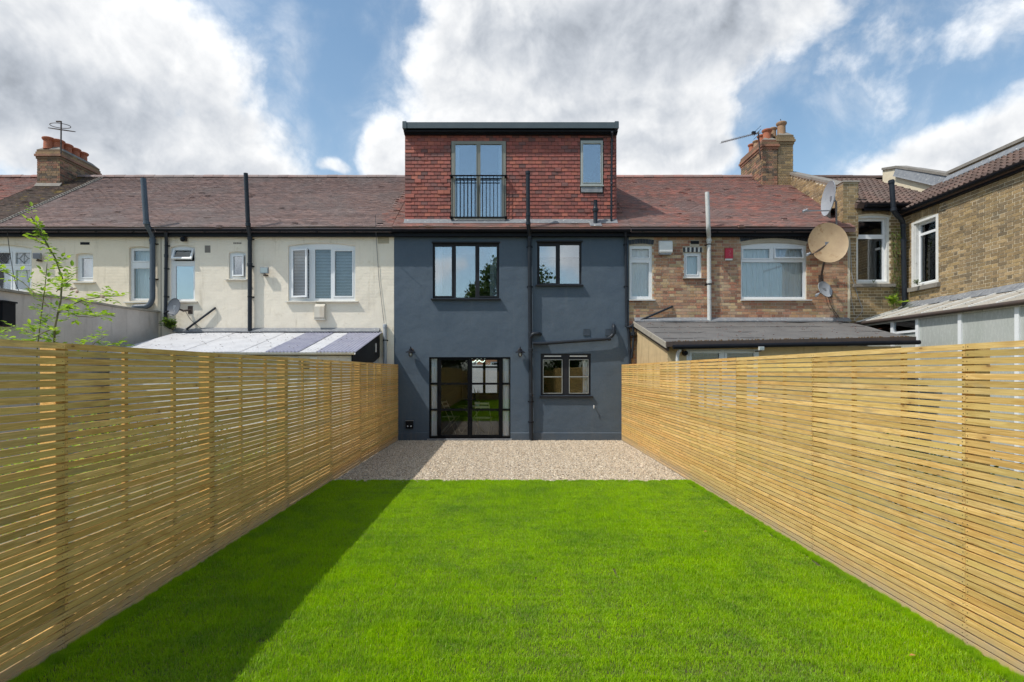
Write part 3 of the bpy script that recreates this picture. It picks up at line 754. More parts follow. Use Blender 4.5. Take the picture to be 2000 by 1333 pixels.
# ---- ivory house
hB = thing('terraced_house', 'ivory painted terraced house with blinds in its wide window, left of the dark blue house', 'house', (-5.8, D, 0))
winB = [R(332, 381, 480, 588), R(447, 480, 492, 545), R(563, 694, 475, 588)]
wallB = shell(hB, -8.705, -2.845, M['cream2'], winB, [(winB[0][0], winB[0][1], winB[0][3], .05), (winB[1][0], winB[1][1], winB[1][3], .03), (winB[2][0], winB[2][1], winB[2][3], .07)])
MB().box(-8.7149, -8.7051, .0, 5.2, -.2, .012, FA).build('party_joint', M['coping'], hB)
wB1 = window(hB, FA, winB[0], [light(341, 374, 489, 506, s=.045, open=('top', 24)), light(341, 376, 519, 584, s=.0, gm=M['glass'])], M['upvc'], M['glass_mid'], wf=-.05)
sill(wB1, FA, X(328), X(386), Z(588.5), .04, .06, M['wsill'])
wB2 = window(hB, FA, winB[1], [light(455, 474, 501, 537, s=.038, open=('left', 9))], M['upvc'], M['glass'], wf=-.05); sill(wB2, FA, X(441), X(484), Z(545.5), .035, .07, M['wsill'])
wB3 = window(hB, FA, winB[2], [light(572, 599, 490, 578, s=.045, open=('left', 14)), light(614, 645, 487, 583, s=.0, gm=M['glass_mid']), light(653, 687, 490, 578, s=.04)], M['upvc'], M['glass_mid'], wf=-.05)
sill(wB3, FA, X(559), X(700), Z(588.5), .035, .075, M['wsill'])
for q in winB: roombox(hB, FA, q, 1.8)
mb = MB(); q = winB[2]; v = q[2]+.05
while v < q[3]-.05:
    for a, b in ((q[0]+.05, X(605)), (X(611), X(649)), (X(652), q[1]-.05)):
        mb.hexa([FA.p(a, v, -.20), FA.p(b, v, -.20), FA.p(b, v+.024, -.225), FA.p(a, v+.024, -.225), FA.p(a, v+.003, -.20), FA.p(b, v+.003, -.20), FA.p(b, v+.027, -.225), FA.p(a, v+.027, -.225)])
    v += .038
mb.build('venetian_blind', M['blind'], wB3, kind='stuff')
rB = roof_pair(hB, -8.715, -2.845, M['roof'])
tiles(rB, RF, -8.715, -2.85, SLEN, M['roof'], inside=lambda u, v: u < -3.25 + (v*.09)+.25*math.sin(v*5)*.2)
tiles(rB, RF, -3.6, -2.85, SLEN, M['roof_red'], inside=lambda u, v: u >= -3.25 + (v*.09)+.25*math.sin(v*5)*.2, slip=.06)
ridge(rB, -8.75, -2.9, M['roof']); eaves(hB, -8.714, -2.846)
MB().slab(-8.705, -2.845, 0, 5.2, -7.25, -7.0, [], FF()).build('street_wall', M['cream'], hB)
mb = MB()
for i in range(3):
    for j in range(5): mb.box(X(400)+.005+i*.047, X(400)+.04+i*.047, Z(494)+.01+j*.034, Z(494)+.03+j*.034, 0, .008, FA)
mb.box(X(400), X(411), Z(494), Z(480), -.01, .004, FA).build('air_brick', M['coping'], hB)
mb = MB().box(X(738), X(760), Z(476), Z(460), -.01, .006, FA)
for i in range(9):
    for j in range(7): mb.box(X(739)+.003+i*.030, X(739)+.02+i*.030, Z(475.5)+.006+j*.028, Z(475.5)+.022+j*.028, .006, .012, FA)
mb.build('air_brick', mk('buff_air_brick', (.50, .44, .33), (.42, .36, .26), rough=.9, ns=20, bst=.3), hB)
mb = MB()
for i in range(5): mb.box(X(456)+i*.042, X(456)+.03+i*.042, Z(477), Z(474), 0, .006, FA)
mb.build('air_brick', M['coping'], hB)

# ---- dark blue house with the dormer
hC = thing('terraced_house', 'dark slate blue terraced house with a red tile hung dormer, between the fences', 'house', (.1, D, 0))
HX0, HX1 = -2.84, 3.07
winC = [R(845, 975, 475, 583), R(1049, 1136, 473, 556), R(838, 997, 698, 858), R(1056, 1154, 691, 773)]
winC[2] = (winC[2][0], winC[2][1], .04, winC[2][3])
mb = MB().slab(HX0, HX1, 0, 5.26, -.25, 0, winC, FA)
wallC = mb.build('wall', M['blue'], hC)
mb = MB(); z1 = Z(846)
for a, b in ((HX0+.003, winC[2][0]-.003), (winC[2][1]+.003, HX1-.003)): mb.prism([(.001, z1+.012), (.022, z1-.004), (.030, -.1), (-.05, -.1), (-.05, z1+.012)], a, b, Fr((0, D, 0), (0,-1,0), (0,0,1), (1,0,0)))
mb.build('plinth', M['plinth'], hC)
frw = -.045
def aw(rect, lights, **k): return window(hC, FA, rect, lights, M['anth'], M['glass'], wf=frw, dep=.07, **k)
wC1 = aw(winC[0], [light(849, 882, 481, 578, s=.035), light(890, 928, 480, 581, s=0), light(936, 970, 481, 578, s=.035)])
wC2 = aw(winC[1], [light(1054, 1086, 480, 553, s=.03), light(1094, 1132, 478, 556-2, s=0)])
for wn, q in ((wC1, winC[0]), (wC2, winC[1])):
    mb = MB().prism([(-.09, 0), (.085, -.015), (.085, -.045), (-.09, -.05)], q[0]-.035, q[1]+.035, Fr(FA.p(0, q[2], 0), FA.W, FA.V, FA.U)); mb.build('sill', M['anth'], wn)
    MB().box(q[0]-.02, q[1]+.02, q[3]-.002, q[3]+.028, -.06, .035, FA).build('drip_rail', M['anth'], wn)
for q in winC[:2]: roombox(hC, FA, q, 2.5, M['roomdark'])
q = winC[0]
for a, b in ((q[0]+.06, q[0]+.22), (q[1]-.24, q[1]-.05)): sheet(FA, a, b, q[2]+.03, q[3]-.03, -.20, .03, 3, 30).build('curtain', M['net'], wC1, smooth=True, fix=False)
q = winC[1]
MB().box(q[0]+.05, q[1]-.05, q[3]-.34, q[3]-.03, -.215, -.205, FA).build('roller_blind', M['blind'], wC2)
# french doors
q = winC[2]
st = M['steel']
fr_ = MB().slab(q[0], q[1], q[2], q[3], -.10, -.03, [(X(840.5), X(853.5), .09, q[3]-.035), (X(857.0), X(978), .075, q[3]-.035), (X(982), X(995), .09, q[3]-.035)], FA).build('door_frame', st, hC)
zb = [.09, Z(803), Z(799), Z(752), Z(748), q[3]-.035]
for a, b in ((840.5, 853.5), (982, 995)):
    for z0, z1 in ((zb[1], zb[2]), (zb[3], zb[4])): MB().box(X(a), X(b), z0, z1, -.085, -.04, FA).build('glazing_bar', st, fr_)
    for z0, z1 in ((zb[0], zb[1]), (zb[2], zb[3]), (zb[4], zb[5])): MB().box(X(a), X(b), z0, z1, -.066, -.060, FA).build('pane', M['glass_lo'], fr_)
for a, b, g0, g1 in ((857, 917.2, 861, 913), (917.8, 978, 922, 974)):
    rows = [(X(g0), X(g1), zb[0]+.035, zb[1]), (X(g0), X(g1), zb[2], zb[3]), (X(g0), X(g1), zb[4], zb[5]-.035)]
    dl = MB().slab(X(a), X(b), .078, q[3]-.038, -.085, -.025, rows, FA).build('door', st, hC)
    for r in rows: MB().box(r[0], r[1], r[2], r[3], -.062, -.056, FA).build('pane', M['glass_lo'], dl)
    hx = X(915 if a < 900 else 920)
    MB().tube([FA.p(hx, 1.02, -.025), FA.p(hx, 1.02, .03), FA.p(hx+(-.10 if a < 900 else .10), 1.02, .032)], .009, 8, bend=.015).build('handle', M['steel'], dl, smooth=True)
MB().box(q[0]-.04, q[1]+.04, .0, .04, -.2, .07, FA).build('threshold', M['lead'], hC)
for (a, b) in ((q[0]+.05, q[0]+.20), (q[1]-.21, q[1]-.03)): sheet(FA, a, b, .10, q[3]-.04, -.112, .010, 2.2, 30).build('curtain', M['curtain'], hC, smooth=True, fix=False)
# ground floor timber window
q = winC[3]
wC4 = window(hC, FA, q, [light(1061, 1098, 703, 735, s=.035), light(1061, 1098, 738, 768.5, s=.035), light(1112, 1149, 703, 735, s=.035), light(1112, 1149, 738, 768.5, s=.035)], M['anth'], M['glass_lo'], wf=-.03, dep=.08)
mb = MB().prism([(-.09, 0), (.06, -.012), (.06, -.05), (-.09, -.05)], q[0]-.03, q[1]+.05, Fr(FA.p(0, q[2], 0), FA.W, FA.V, FA.U)); mb.build('sill', M['anth'], wC4)
for a, b in ((1063, 1096), (1113, 1147)): MB().box(X(a), X(b), Z(697), Z(695), -.031, -.012, FA).build('trickle_vent', M['white'], wC4)
for a, b in ((1061, 1098), (1112, 1149)):
    for r in ((X(a)-.006, X(b)+.006, Z(768.5)-.006, Z(703)+.006),): MB().slab(*r, -.035, -.016, [(r[0]+.012, r[1]-.012, r[2]+.012, r[3]-.012)], FA).build('glazing_bead', M['stonel'], wC4)
    MB().box(X(a), X(b), Z(737.2), Z(735.8), -.03, -.012, FA).build('glazing_bar', M['stonel'], wC4)
sheet(FA, X(1140), X(1150), q[2]+.03, q[3]-.04, -.20, .02, 2, 20).build('curtain', M['curtain'], hC, smooth=True, fix=False)
# interior: floors, party walls, street wall with its window
MB().box(HX0+.12, HX1-.12, D+.25, D+7, .0, .035).build('interior_floor', M['floorwood'], hC)
MB().box(HX0+.12, HX1-.12, D+.251, D+7, 2.45, 2.6).build('ceiling', M['room'], hC)
for xx in (HX0+.001, HX1-.101):
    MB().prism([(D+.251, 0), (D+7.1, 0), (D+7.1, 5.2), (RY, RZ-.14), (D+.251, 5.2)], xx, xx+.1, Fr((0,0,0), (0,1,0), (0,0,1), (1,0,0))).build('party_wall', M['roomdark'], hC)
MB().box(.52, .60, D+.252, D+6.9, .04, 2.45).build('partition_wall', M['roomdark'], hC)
FS = FF(D+7.25)
sh = [(-1.42, -.28, .85, 2.25), (1.2, 1.9, .05, 2.2)]
MB().slab(HX0, HX1, 0, 5.2, 0, .25, sh[:1], FS).build('street_wall', M['roomdark'], hC)
window(hC, Fr((0, D+7.0, 0), (1,0,0), (0,0,1), (0,-1,0)), sh[0], [dict(r=(-1.33, -.90, .93, 1.86)), dict(r=(-.80, -.37, .93, 1.86)), dict(r=(-1.33, -.90, 1.93, 2.2)), dict(r=(-.80, -.37, 1.93, 2.2))], M['steel'], glass('plain_glass', .02), wf=-.02, name='street_window')
# roof strips beside and below the dormer
DX0, DX1, DY, DZ0, DZ1 = X(792, 14.52), X(1203, 14.52), 14.52, Z(438, 14.52), Z(262, 14.52)
rC = roof_pair(hC, HX0, HX1, M['roof_red'], [(HX0, DX0, RY), (DX1, HX1, RY), (DX0, DX1, DY+.05)])
tiles(rC, RF, HX0, HX1, SLEN, M['roof_red'], inside=lambda u, v: u < DX0+.02 or u > DX1-.02 or v < (DY-EY)/UPV.y, slip=.03)
eaves(hC, HX0+.001, HX1-.001)
mb = MB(); t_ = .006
mb.hexa([(DX0-.02, DY-.16, rz(DY-.16)+.025), (DX1+.02, DY-.16, rz(DY-.16)+.025), (DX1+.02, DY+.01, rz(DY)+.04), (DX0-.02, DY+.01, rz(DY)+.04),
         (DX0-.02, DY-.16, rz(DY-.16)+.032), (DX1+.02, DY-.16, rz(DY-.16)+.032), (DX1+.02, DY+.01, rz(DY)+.09), (DX0-.02, DY+.01, rz(DY)+.09)])
mb.build('flashing', M['lead'], rC)
FD = FF(DY)
dwin = [R(882, 988, 277, 433, DY), R(1134, 1177, 276, 363, DY)]
dwin[0] = (dwin[0][0], dwin[0][1], dwin[0][2], dwin[0][3])
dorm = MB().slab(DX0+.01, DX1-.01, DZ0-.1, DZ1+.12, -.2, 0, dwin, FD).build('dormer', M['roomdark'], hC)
mb = MB()
for xx in (DX0+.01, DX1-.11): mb.box(xx, xx+.1, DY+.201, RY+.1, 5.4, DZ1+.1)
mb.box(DX0+.01, DX1-.01, RY+.101, RY+.2, 5.4, DZ1+.1)
mb.build('dormer_cheek', M['htile'], dorm)
# hung tiles
def unit_tile(m):
    k = ('htile', m.name)
    if k not in _unit:
        mb = MB().hexa([(0,0,.006),(1,0,.006),(1,1,-.002),(0,1,-.002),(0,0,.026),(1,0,.026),(1,1,.012),(0,1,.012)])
        _unit[k] = mb.mesh('tile', m, origin=Vector((0,0,0)))[0]
    return _unit[k]
g = .0945; tl = []; j = 0; z = DZ0+.01
while z < DZ1+.02:
    off = .0825 if j % 2 else 0
    edges = [DX0-.015]; u = DX0+.15+off-(.0 if off else .0)
    while u < DX1-.06: edges.append(u); u += .1655
    edges.append(DX1+.015)
    for a, b in zip(edges, edges[1:]):
        segs = [(a, b)]
        for h_ in (grow(dwin[0], .012), (dwin[1][0]-.012, dwin[1][1]+.012, Z(376, DY), dwin[1][3]+.02)):
            if h_[2] < z+g*.6 and h_[3] > z+.02:
                ns = []
                for c_, d_ in segs:
                    if h_[1] <= c_ or h_[0] >= d_: ns.append((c_, d_)); continue
                    if h_[0] > c_: ns.append((c_, h_[0]))
                    if h_[1] < d_: ns.append((h_[1], d_))
                segs = ns
        tl += [(c_, d_, z) for c_, d_ in segs if d_-c_ > .03]
    z += g; j += 1
tl.sort(key=lambda q: (-(q[1]-q[0] > .15), rnd.random() if False else -q[2]))
ut = unit_tile(M['htile']); rest = MB(); rest_n = 0
for i, (a, b, z) in enumerate(tl):
    sk = rnd.gauss(0, .006); ex = .0 if rnd.random() > .06 else rnd.uniform(.004, .012)
    Mx = frmat(FD, a+.0045, z+rnd.gauss(0, .003)-ex*.5, ex, b-a-.009, g+.004, 1) @ Matrix.Rotation(sk*.3, 4, 'Z')
    if i < 300: place('tile', ut, Mx, dorm)
    else:
        k = len(rest.V); rest.V += [Mx @ vv.co for vv in ut.vertices]; rest.F += [tuple(k+t for t in p_.vertices) for p_ in ut.polygons]
rest.build('remaining_tiles', M['htile'], dorm, kind='stuff', fix=False)
# dormer roof edge
mb = MB().box(X(787, 14.36), X(1208, 14.36), 14.36, RY+.35, Z(246, 14.36), Z(240, 14.36)+.0)
mb.box(X(786, 14.35), X(1208.6, 14.35), 14.335, 14.359, Z(251, 14.35), Z(239.5, 14.35))
for a in (786, 1201): mb.box(X(a, 14.32), X(a+7.5, 14.32), 14.32, 14.5, Z(250.6, 14.32), Z(237, 14.32))
mb.build('flat_roof', mk('dark_grey_roof_trim', (.07, .095, .11), (.09, .115, .13), rough=.5, ns=3, bst=.05), dorm)
MB().box(X(789, 14.4), X(1206, 14.4), 14.41, DY+.05, Z(262, 14.4), Z(246, 14.4)-.005).build('fascia', M['black'], dorm)
gutter(dorm, X(788.5, 14.36), X(1206.5, 14.36), y=14.375, z=Z(256, 14.36), r=.038)
# dormer door
q = dwin[0]
dd_ = window(hC, FD, q, [light(889.5, 930.5, 283, 425, DY, s=.018, gm=M['glass']), light(938.5, 980, 283, 425, DY, s=.018, gm=M['glass'])], M['stone'], M['glass'], wf=.03, dep=.09, name='dormer_door')
MB().prism([(-.02, 0), (.10, -.02), (.10, -.05), (-.02, -.05)], q[0], q[1], Fr(FD.p(0, q[2]+.01, 0), FD.W, FD.V, FD.U)).build('sill', M['black'], dd_)
MB().tube([FD.p(X(937, DY), Z(360, DY), .045), FD.p(X(937, DY), Z(360, DY), .07), FD.p(X(937, DY), Z(365, DY), .07)], .009, 8).build('handle', M['galv'], dd_)
q2 = dwin[1]
dw2 = window(hC, FD, q2, [light(1138.5, 1173, 282, 358, DY, s=.012)], M['stonel'], M['glass'], wf=.035, dep=.09, name='window')
MB().box(q2[0]-.02, q2[1]+.02, q2[2]-.03, q2[2], -.02, .06, FD).build('sill', M['stonel'], dw2)
MB().prism([(.0, 0), (.036, 0), (.05, -.15), (.02, -.15)], q2[0]+.01, q2[1]-.01, Fr(FD.p(0, q2[2]-.032, 0), FD.W, FD.V, FD.U)).build('flashing', M['lead'], dw2)
for k_, (a, b) in enumerate(((q[0]+.05, q[0]+.18), (q[1]-.18, q[1]-.05))): sheet(FD, a, b, q[2]+.08, q[3]-.1, -.12, .02, 2, 24).build('curtain', M['net'], dd_, smooth=True, fix=False)
MB().box(DX0+.15, DX1-.15, DY+.5, RY, 5.45, 5.55).build('attic_floor', M['floorwood'], hC)
# balcony rail
y_ = .10; rail = thing('balcony_railing', 'black metal railing across the dormer doors', 'railing', FD.p((q[0]+q[1])/2, Z(430, DY), y_))
a, b = X(878, 14.42), X(991, 14.42); zt_, zb_ = Z(343.5, 14.42), Z(425, 14.42)
MB().box(a, b, zt_-.02, zt_+.005, y_, y_+.04, FD).build('top_rail', M['steel'], rail)
MB().box(a, b, zb_-.015, zb_+.012, y_, y_+.03, FD).build('bottom_rail', M['steel'], rail)
for s0, s1 in ((889, 931), (938, 976)): MB().box(X(s0, 14.42), X(s1, 14.42), Z(353.5, 14.42), Z(352, 14.42), y_+.004, y_+.022, FD).build('middle_rail', M['steel'], rail)
x_ = a+.07
while x_ < b-.03:
    MB().box(x_, x_+.013, zb_+.012, zt_-.02, y_+.008, y_+.021, FD).build('baluster', M['steel'], rail); x_ += .094
for xx in (a+.02, b-.06):
    for zz in (zt_-.035, zb_-.03): MB().box(xx, xx+.045, zz, zz+.06, .026, y_-.001, FD).build('bracket', M['steel'], rail)
ridge(rC, HX0, DX0, M['roof_red']); ridge(rC, DX1+.02, HX1, M['roof_red'])
# vents on the blue wall
def louvre(px0, px1, py0, py1, m, parent, n=5):
    r = R(px0, px1, py0, py1); mb = MB().slab(*r, -.01, .016, [grow(r, -.018)], FA).box(r[0]+.01, r[1]-.01, r[2]+.01, r[3]-.01, -.01, .004, FA)
    h_ = (r[3]-r[2]-.036)/n
    for k in range(n): mb.hexa([FA.p(r[0]+.018, r[2]+.018+k*h_, .014), FA.p(r[1]-.018, r[2]+.018+k*h_, .014), FA.p(r[1]-.018, r[2]+.018+(k+1)*h_, .004), FA.p(r[0]+.018, r[2]+.018+(k+1)*h_, .004),
                               FA.p(r[0]+.018, r[2]+.021+k*h_, .016), FA.p(r[1]-.018, r[2]+.021+k*h_, .016), FA.p(r[1]-.018, r[2]+.021+(k+1)*h_, .006), FA.p(r[0]+.018, r[2]+.021+(k+1)*h_, .006)])
    return mb.build('air_vent', m, parent)
louvre(1139, 1152, 643, 656, M['bluepipe'], hC); louvre(1182, 1195, 643, 656, M['bluepipe'], hC); louvre(1100, 1111, 455, 464, M['bluepipe'], hC, 3)
louvre(1096, 1111, 849, 853.6, M['bluepipe'], hC, 2)

# ---- mixed brick house
hD = thing('terraced_house', 'terraced house of mixed red and buff brick with a white net curtained window', 'house', (5.8, D, 0))
winD = [R(1229.5, 1274, 479, 585), R(1336, 1370, 493, 543), R(1447, 1575, 474, 585)]
BX0, BX1 = 3.075, 8.58
wallD = shell(hD, BX0, BX1, M['mortar'], winD, [(winD[2][0], winD[2][1], winD[2][3], .07)])
hol = [winD[0], winD[1], winD[2], R(1228, 1277, 467.5, 479), R(1333, 1372, 483, 493), R(1444, 1578, 456, 475), R(1349, 1366, 470.5, 477.5)]
bs = lay(BX0+.005, BX1, Z(632), 5.15, hol)
brickwork(wallD, FA, bs, M['brick'], 300, key=lambda q: (-(round(q[1]-q[0], 2)), abs(q[0]-5.9)))
bs2 = lay(BX0+.005, BX1, Z(632)-.075*31, Z(632)-.012, []); brickwork(wallD, FA, bs2, M['brick'], 0, name='low_brick')
arch_bricks(wallD, FA, *[X(1229), X(1276)], Z(478.6), .03, .115, 9, M['bluebrick'])
arch_bricks(wallD, FA, X(1446), X(1576), Z(472.5), .085, .20, 22, M['bluebrick'])
rr = R(1334, 1371, 484, 493)
for k in range(9):
    u = rr[0]+k*(rr[1]-rr[0])/9; MB().box(u+.005, u+.042, rr[2], rr[3], -.02, .02+.006*(k % 2), FA).build('lintel_brick', M['bluebrick'] if k % 2 == 0 else M['whitepaint'], wallD)
MB().box(X(1349), X(1365), Z(477), Z(471), -.01, .012, FA).build('air_vent', M['black'], hD)
wD1 = window(hD, FA, winD[0], [light(1234, 1268, 486, 503, s=.035), light(1234, 1268, 513, 579, s=.0)], M['upvc'], M['glass_mid'], wf=-.04); sill(wD1, FA, X(1228), X(1279), Z(585.5), .03, .07, M['upvc'])
wD2 = window(hD, FA, winD[1], [light(1342, 1363, 500, 536, s=.03)], M['upvc'], M['glass_mid'], wf=-.04); sill(wD2, FA, X(1333), X(1378), Z(543.5), .025, .06, M['coping'])
wD3 = window(hD, FA, winD[2], [light(1452.5, 1504, 486, 504, s=.035), light(1515, 1567, 486, 503, s=.035, open=('top', 9)), light(1450.5, 1570, 512, 580, s=0)], M['upvc'], M['glass_mid'], wf=-.04)
sill(wD3, FA, X(1446), X(1584), Z(585.5), .03, .07, M['upvc'])
for q in winD: roombox(hD, FA, q, 1.6)
for q, n_ in ((winD[0], 4), (winD[1], 3)): sheet(FA, q[0]+.04, q[1]-.04, q[2]+.04, q[3]-.04, -.13, .012, n_, 40).build('net_curtain', M['net'], hD, smooth=True, fix=False)
q = winD[2]; sheet(FA, q[0]+.04, q[1]-.04, q[2]+.04, q[3]-.04, -.135, .020, 11, 150, gather=.8).build('net_curtain', M['net'], hD, smooth=True, fix=False)
rD = roof_pair(hD, BX0, BX1+.07, M['roof_red'])
tiles(rD, RF, BX0, BX1+.06, SLEN, M['roof_red'], slip=.02); ridge(rD, BX0, BX1, M['roof_red']); eaves(hD, BX0+.001, 8.1)
MB().slab(BX0, BX1, 0, 5.2, -7.25, -7.0, [], FF()).build('street_wall', M['farbrick'], hD)
MB().slab(HX0, HX1, 5.2, 5.3, -7.25, -7.0, [], FF()).build('street_cornice', M['cream'], hC)
cR = chimney(hD, 7.74, 8.17, 17.3, 18.9, 7.2, Z(268, 17.3), M['cbrick'], None,
        [(7.95, 17.48, .13, .34, M['terracotta']), (7.93, 17.80, .12, .30, M['terracotta']), (7.93, 18.12, .12, .26, M['buffpot']), (7.93, 18.5, .11, .30, M['terracotta'])])

# ---- yellow stock brick house with its wing
hE = thing('terraced_house', 'yellow stock brick house with a side wing at the right edge and brown pantiles', 'house', (10, D, 0))
YX0, WX = 8.65, 10.0
winE = [R(1672, 1737, 421, 554)]
wallE = MB().slab(YX0, WX+.3, 0, 5.9, -.25, 0, winE, FA); wallE.spandrel(winE[0][0], winE[0][1], winE[0][3], .05, -.25, 0, FA)
wallE = wallE.build('wall', M['mortar_y'], hE)
hol = [winE[0], R(1668, 1741, 405, 424)]
bs = lay(YX0, WX, Z(632), 5.88, hol); brickwork(wallE, FA, bs, M['ybrick'], 300, key=lambda q: -(q[1]-q[0]))
arch_bricks(wallE, FA, X(1670), X(1739), Z(421.5), .05, .21, 15, M['ybrick'])
q = winE[0]
rev = MB()
fq = (q[0]+.055, q[1]-.055, q[2]+.05, q[3]-.06)
rev.slab(q[0]+.001, q[1]-.001, q[2]+.001, q[3]-.001, -.16, -.012, [fq], FA)
rev.build('window_reveal', M['whitepaint'], hE)
wE1 = window(hE, FA, fq, [dict(r=(fq[0]+.05, fq[1]-.05, Z(457), fq[3]-.06)), dict(r=(fq[0]+.05, fq[1]-.05, fq[2]+.06, Z(465)))], M['upvc'], M['glass_mid'], wf=-.10, dep=.05)
sill(wE1, FA, X(1664), X(1745), Z(554.5), .09, .09, M['coping']); roombox(hE, FA, q, 1.6, M['roomdark'])
# wing: faces left, u runs along the depth
FW = Fr((WX, 0, 0), (0, 1, 0), (0, 0, 1), (-1, 0, 0))
WZ = 5.74
ww_ = (13.30, 14.06, Z(556, 13.6), Z(427, 13.6)+.02)
mw = MB().slab(8.2, D-.002, 0, WZ, -.25, 0, [ww_], FW); mw.spandrel(ww_[0], ww_[1], ww_[3], .05, -.25, 0, FW)
wallW = mw.build('wing_wall', M['mortar_y'], hE)
hol = [ww_, (ww_[0]-.04, ww_[1]+.04, ww_[3]-.02, ww_[3]+.23)]
bs = lay(8.2, D-.01, 3.05, WZ-.02, hol, ph=.05)
brickwork(wallW, FW, bs, M['ybrick'], 300, key=lambda q: (q[0] < 10.75, q[2] < 3.42, q[1]-q[0] < .15, q[0]))
arch_bricks(wallW, FW, ww_[0]-.03, ww_[1]+.03, ww_[3]+.005, .05, .215, 13, M['ybrick'])
q = ww_
MB().slab(q[0]-.06, q[1]+.06, q[2]-.0, q[3]+.0, -.004, .014, [(q[0]+.02, q[1]-.02, q[2]-.02, q[3]-.05)], FW).build('painted_surround', M['whitepaint'], wallW)
MB().slab(q[0]+.002, q[1]-.002, q[2]+.001, q[3]-.001, -.17, -.01, [grow(q, -.05)], FW).build('window_reveal', M['whitepaint'], hE)
fq = grow(q, -.05); zm = Z(452, 13.6)
wE2 = window(hE, FW, fq, [dict(r=(fq[0]+.04, fq[1]-.04, zm+.03, fq[3]-.05)), dict(r=(fq[0]+.04, fq[1]-.04, fq[2]+.05, zm-.03))], M['upvc'], M['glass_mid'], wf=-.10, dep=.05)
sill(wE2, FW, q[0]-.12, q[1]+.10, q[2], .11, .09, M['coping']); roombox(hE, FW, q, 1.5)
sheet(FW, q[0]+.05, q[1]-.2, q[2]+.1, q[3]-.1, -.22, .02, 4, 30).build('net_curtain', M['net'], hE, smooth=True, fix=False)
# concrete pantiles
def pantile(m):
    k = ('pantile', m.name)
    if k not in _unit:
        mb = MB(); n = 14; L = .345; W_ = .30
        pr = []
        for i in range(n+1):
            t = i/n; pr.append((t*W_, .038*max(0, math.sin(t*2*math.pi*2-.6))**.8 if math.sin(t*2*math.pi*2-.6) > 0 else 0.))
        for (u, h_) in pr:
            for v, dz in ((0, .026), (L, .0)): mb.V.append(Vector((u, v, h_+dz)))
        for (u, h_) in pr: mb.V.append(Vector((u, 0, -.004)))
        for i in range(n):
            mb.F.append((2*i, 2*i+2, 2*i+3, 2*i+1)); b0 = 2*(n+1); mb.F.append((b0+i, b0+i+1, 2*i+2, 2*i))
        _unit[k] = mb.mesh('pantile', m, origin=Vector((0,0,0)), fix=False)[0]
    return _unit[k]
pt = pantile(M['roof_pan'])
YEZ = Z(398, D-.15)
yUP = Vector((0, 3.75, Z(349, 18.0)-YEZ)); ysl = yUP.length; yUP.normalize(); yN = Vector((0, -yUP.z, yUP.y))
FY = Fr((0, D-.15, YEZ), (1,0,0), yUP, yN)
rE = MB().box(YX0+.1, 12.9, 0, ysl, -.12, -.006, FY).build('roof', M['roof_pan'], hE)
def pans(parent, fr, u0, u1, v1, cond=None):
    j = 0
    while j*.315 < v1-.1:
        u = u0
        while u < u1-.1:
            if not cond or cond(u+.15, j*.315+.15):
                place('pantile', pt, frmat(fr, u, j*.315, rnd.uniform(0, .004), 1, 1, 1), parent)
            u += .3
        j += 1
pans(rE, FY, YX0+.12, 11.35, ysl)
ridge(rE, YX0+.1, 12.2, M['roof_pan'], y=18.0, z=YEZ+(yUP*ysl).z+.02, L=.42)
gutter(hE, YX0+.28, 10.05, y=D-.19, z=YEZ-.03)
MB().box(YX0+.28, 10.1, D-.13, D+.05, YEZ-.16, YEZ-.02).build('fascia', M['black'], hE)
# wing roof, monopitch rising to the right
Wv = Vector((1.2, 0, .75)); wl = Wv.length; Wv.normalize(); WN = Vector((-Wv.z, 0, Wv.x))
FWR = Fr((WX-.14, 8.2, WZ+.0), (0, 1, 0), Wv, WN)
rW = MB().box(0, 6.9, 0, wl+.15, -.10, -.006, FWR).build('wing_roof', M['roof_pan'], hE)
ptm = Matrix.Identity(4)
j = 0
while j*.315 < wl-.05:
    u = 0
    while u < 6.6:
        place('pantile', pt, frmat(FWR, u, j*.315, rnd.uniform(0, .004)), rW); u += .3
    j += 1
mb = MB(); n = 9; r_ = .055
mb.prism([(math.cos(math.pi+math.pi*i/n)*r_, math.sin(math.pi+math.pi*i/n)*r_) for i in range(n+1)]+[(math.cos(2*math.pi-math.pi*i/n)*r_*.85, math.sin(2*math.pi-math.pi*i/n)*r_*.85) for i in range(n+1)], 8.2, D-.05, Fr((WX-.15, 0, WZ-.015), (1,0,0), (0,0,1), (0,1,0)))
mb.build('wing_gutter', M['black'], hE)
MB().box(WX-.08, WX+.05, 8.2, D-.03, WZ-.13, WZ-.01).build('wing_fascia', M['black'], hE)
# flashing and parapet along the wing's top
xt = WX-.14+Wv.x*wl; zt2 = WZ+Wv.z*wl
MB().hexa([(xt-.10, 8.2, zt2-.035), (xt+.04, 8.2, zt2+.05), (xt+.04, 14.4, zt2+.05), (xt-.10, 14.4, zt2-.035), (xt-.10, 8.2, zt2+.01), (xt+.035, 8.2, zt2+.17), (xt+.035, 14.4, zt2+.17), (xt-.10, 14.4, zt2+.01)]).build('lead_flashing', M['lead'], hE)
MB().box(xt+.04, xt+.30, 8.2, 14.35, zt2-.6, zt2+.20).build('parapet', M['ybrick'], hE)
MB().box(xt+.0, xt+.36, 8.2, 14.4, zt2+.20, zt2+.27).build('coping', M['coping'], hE)
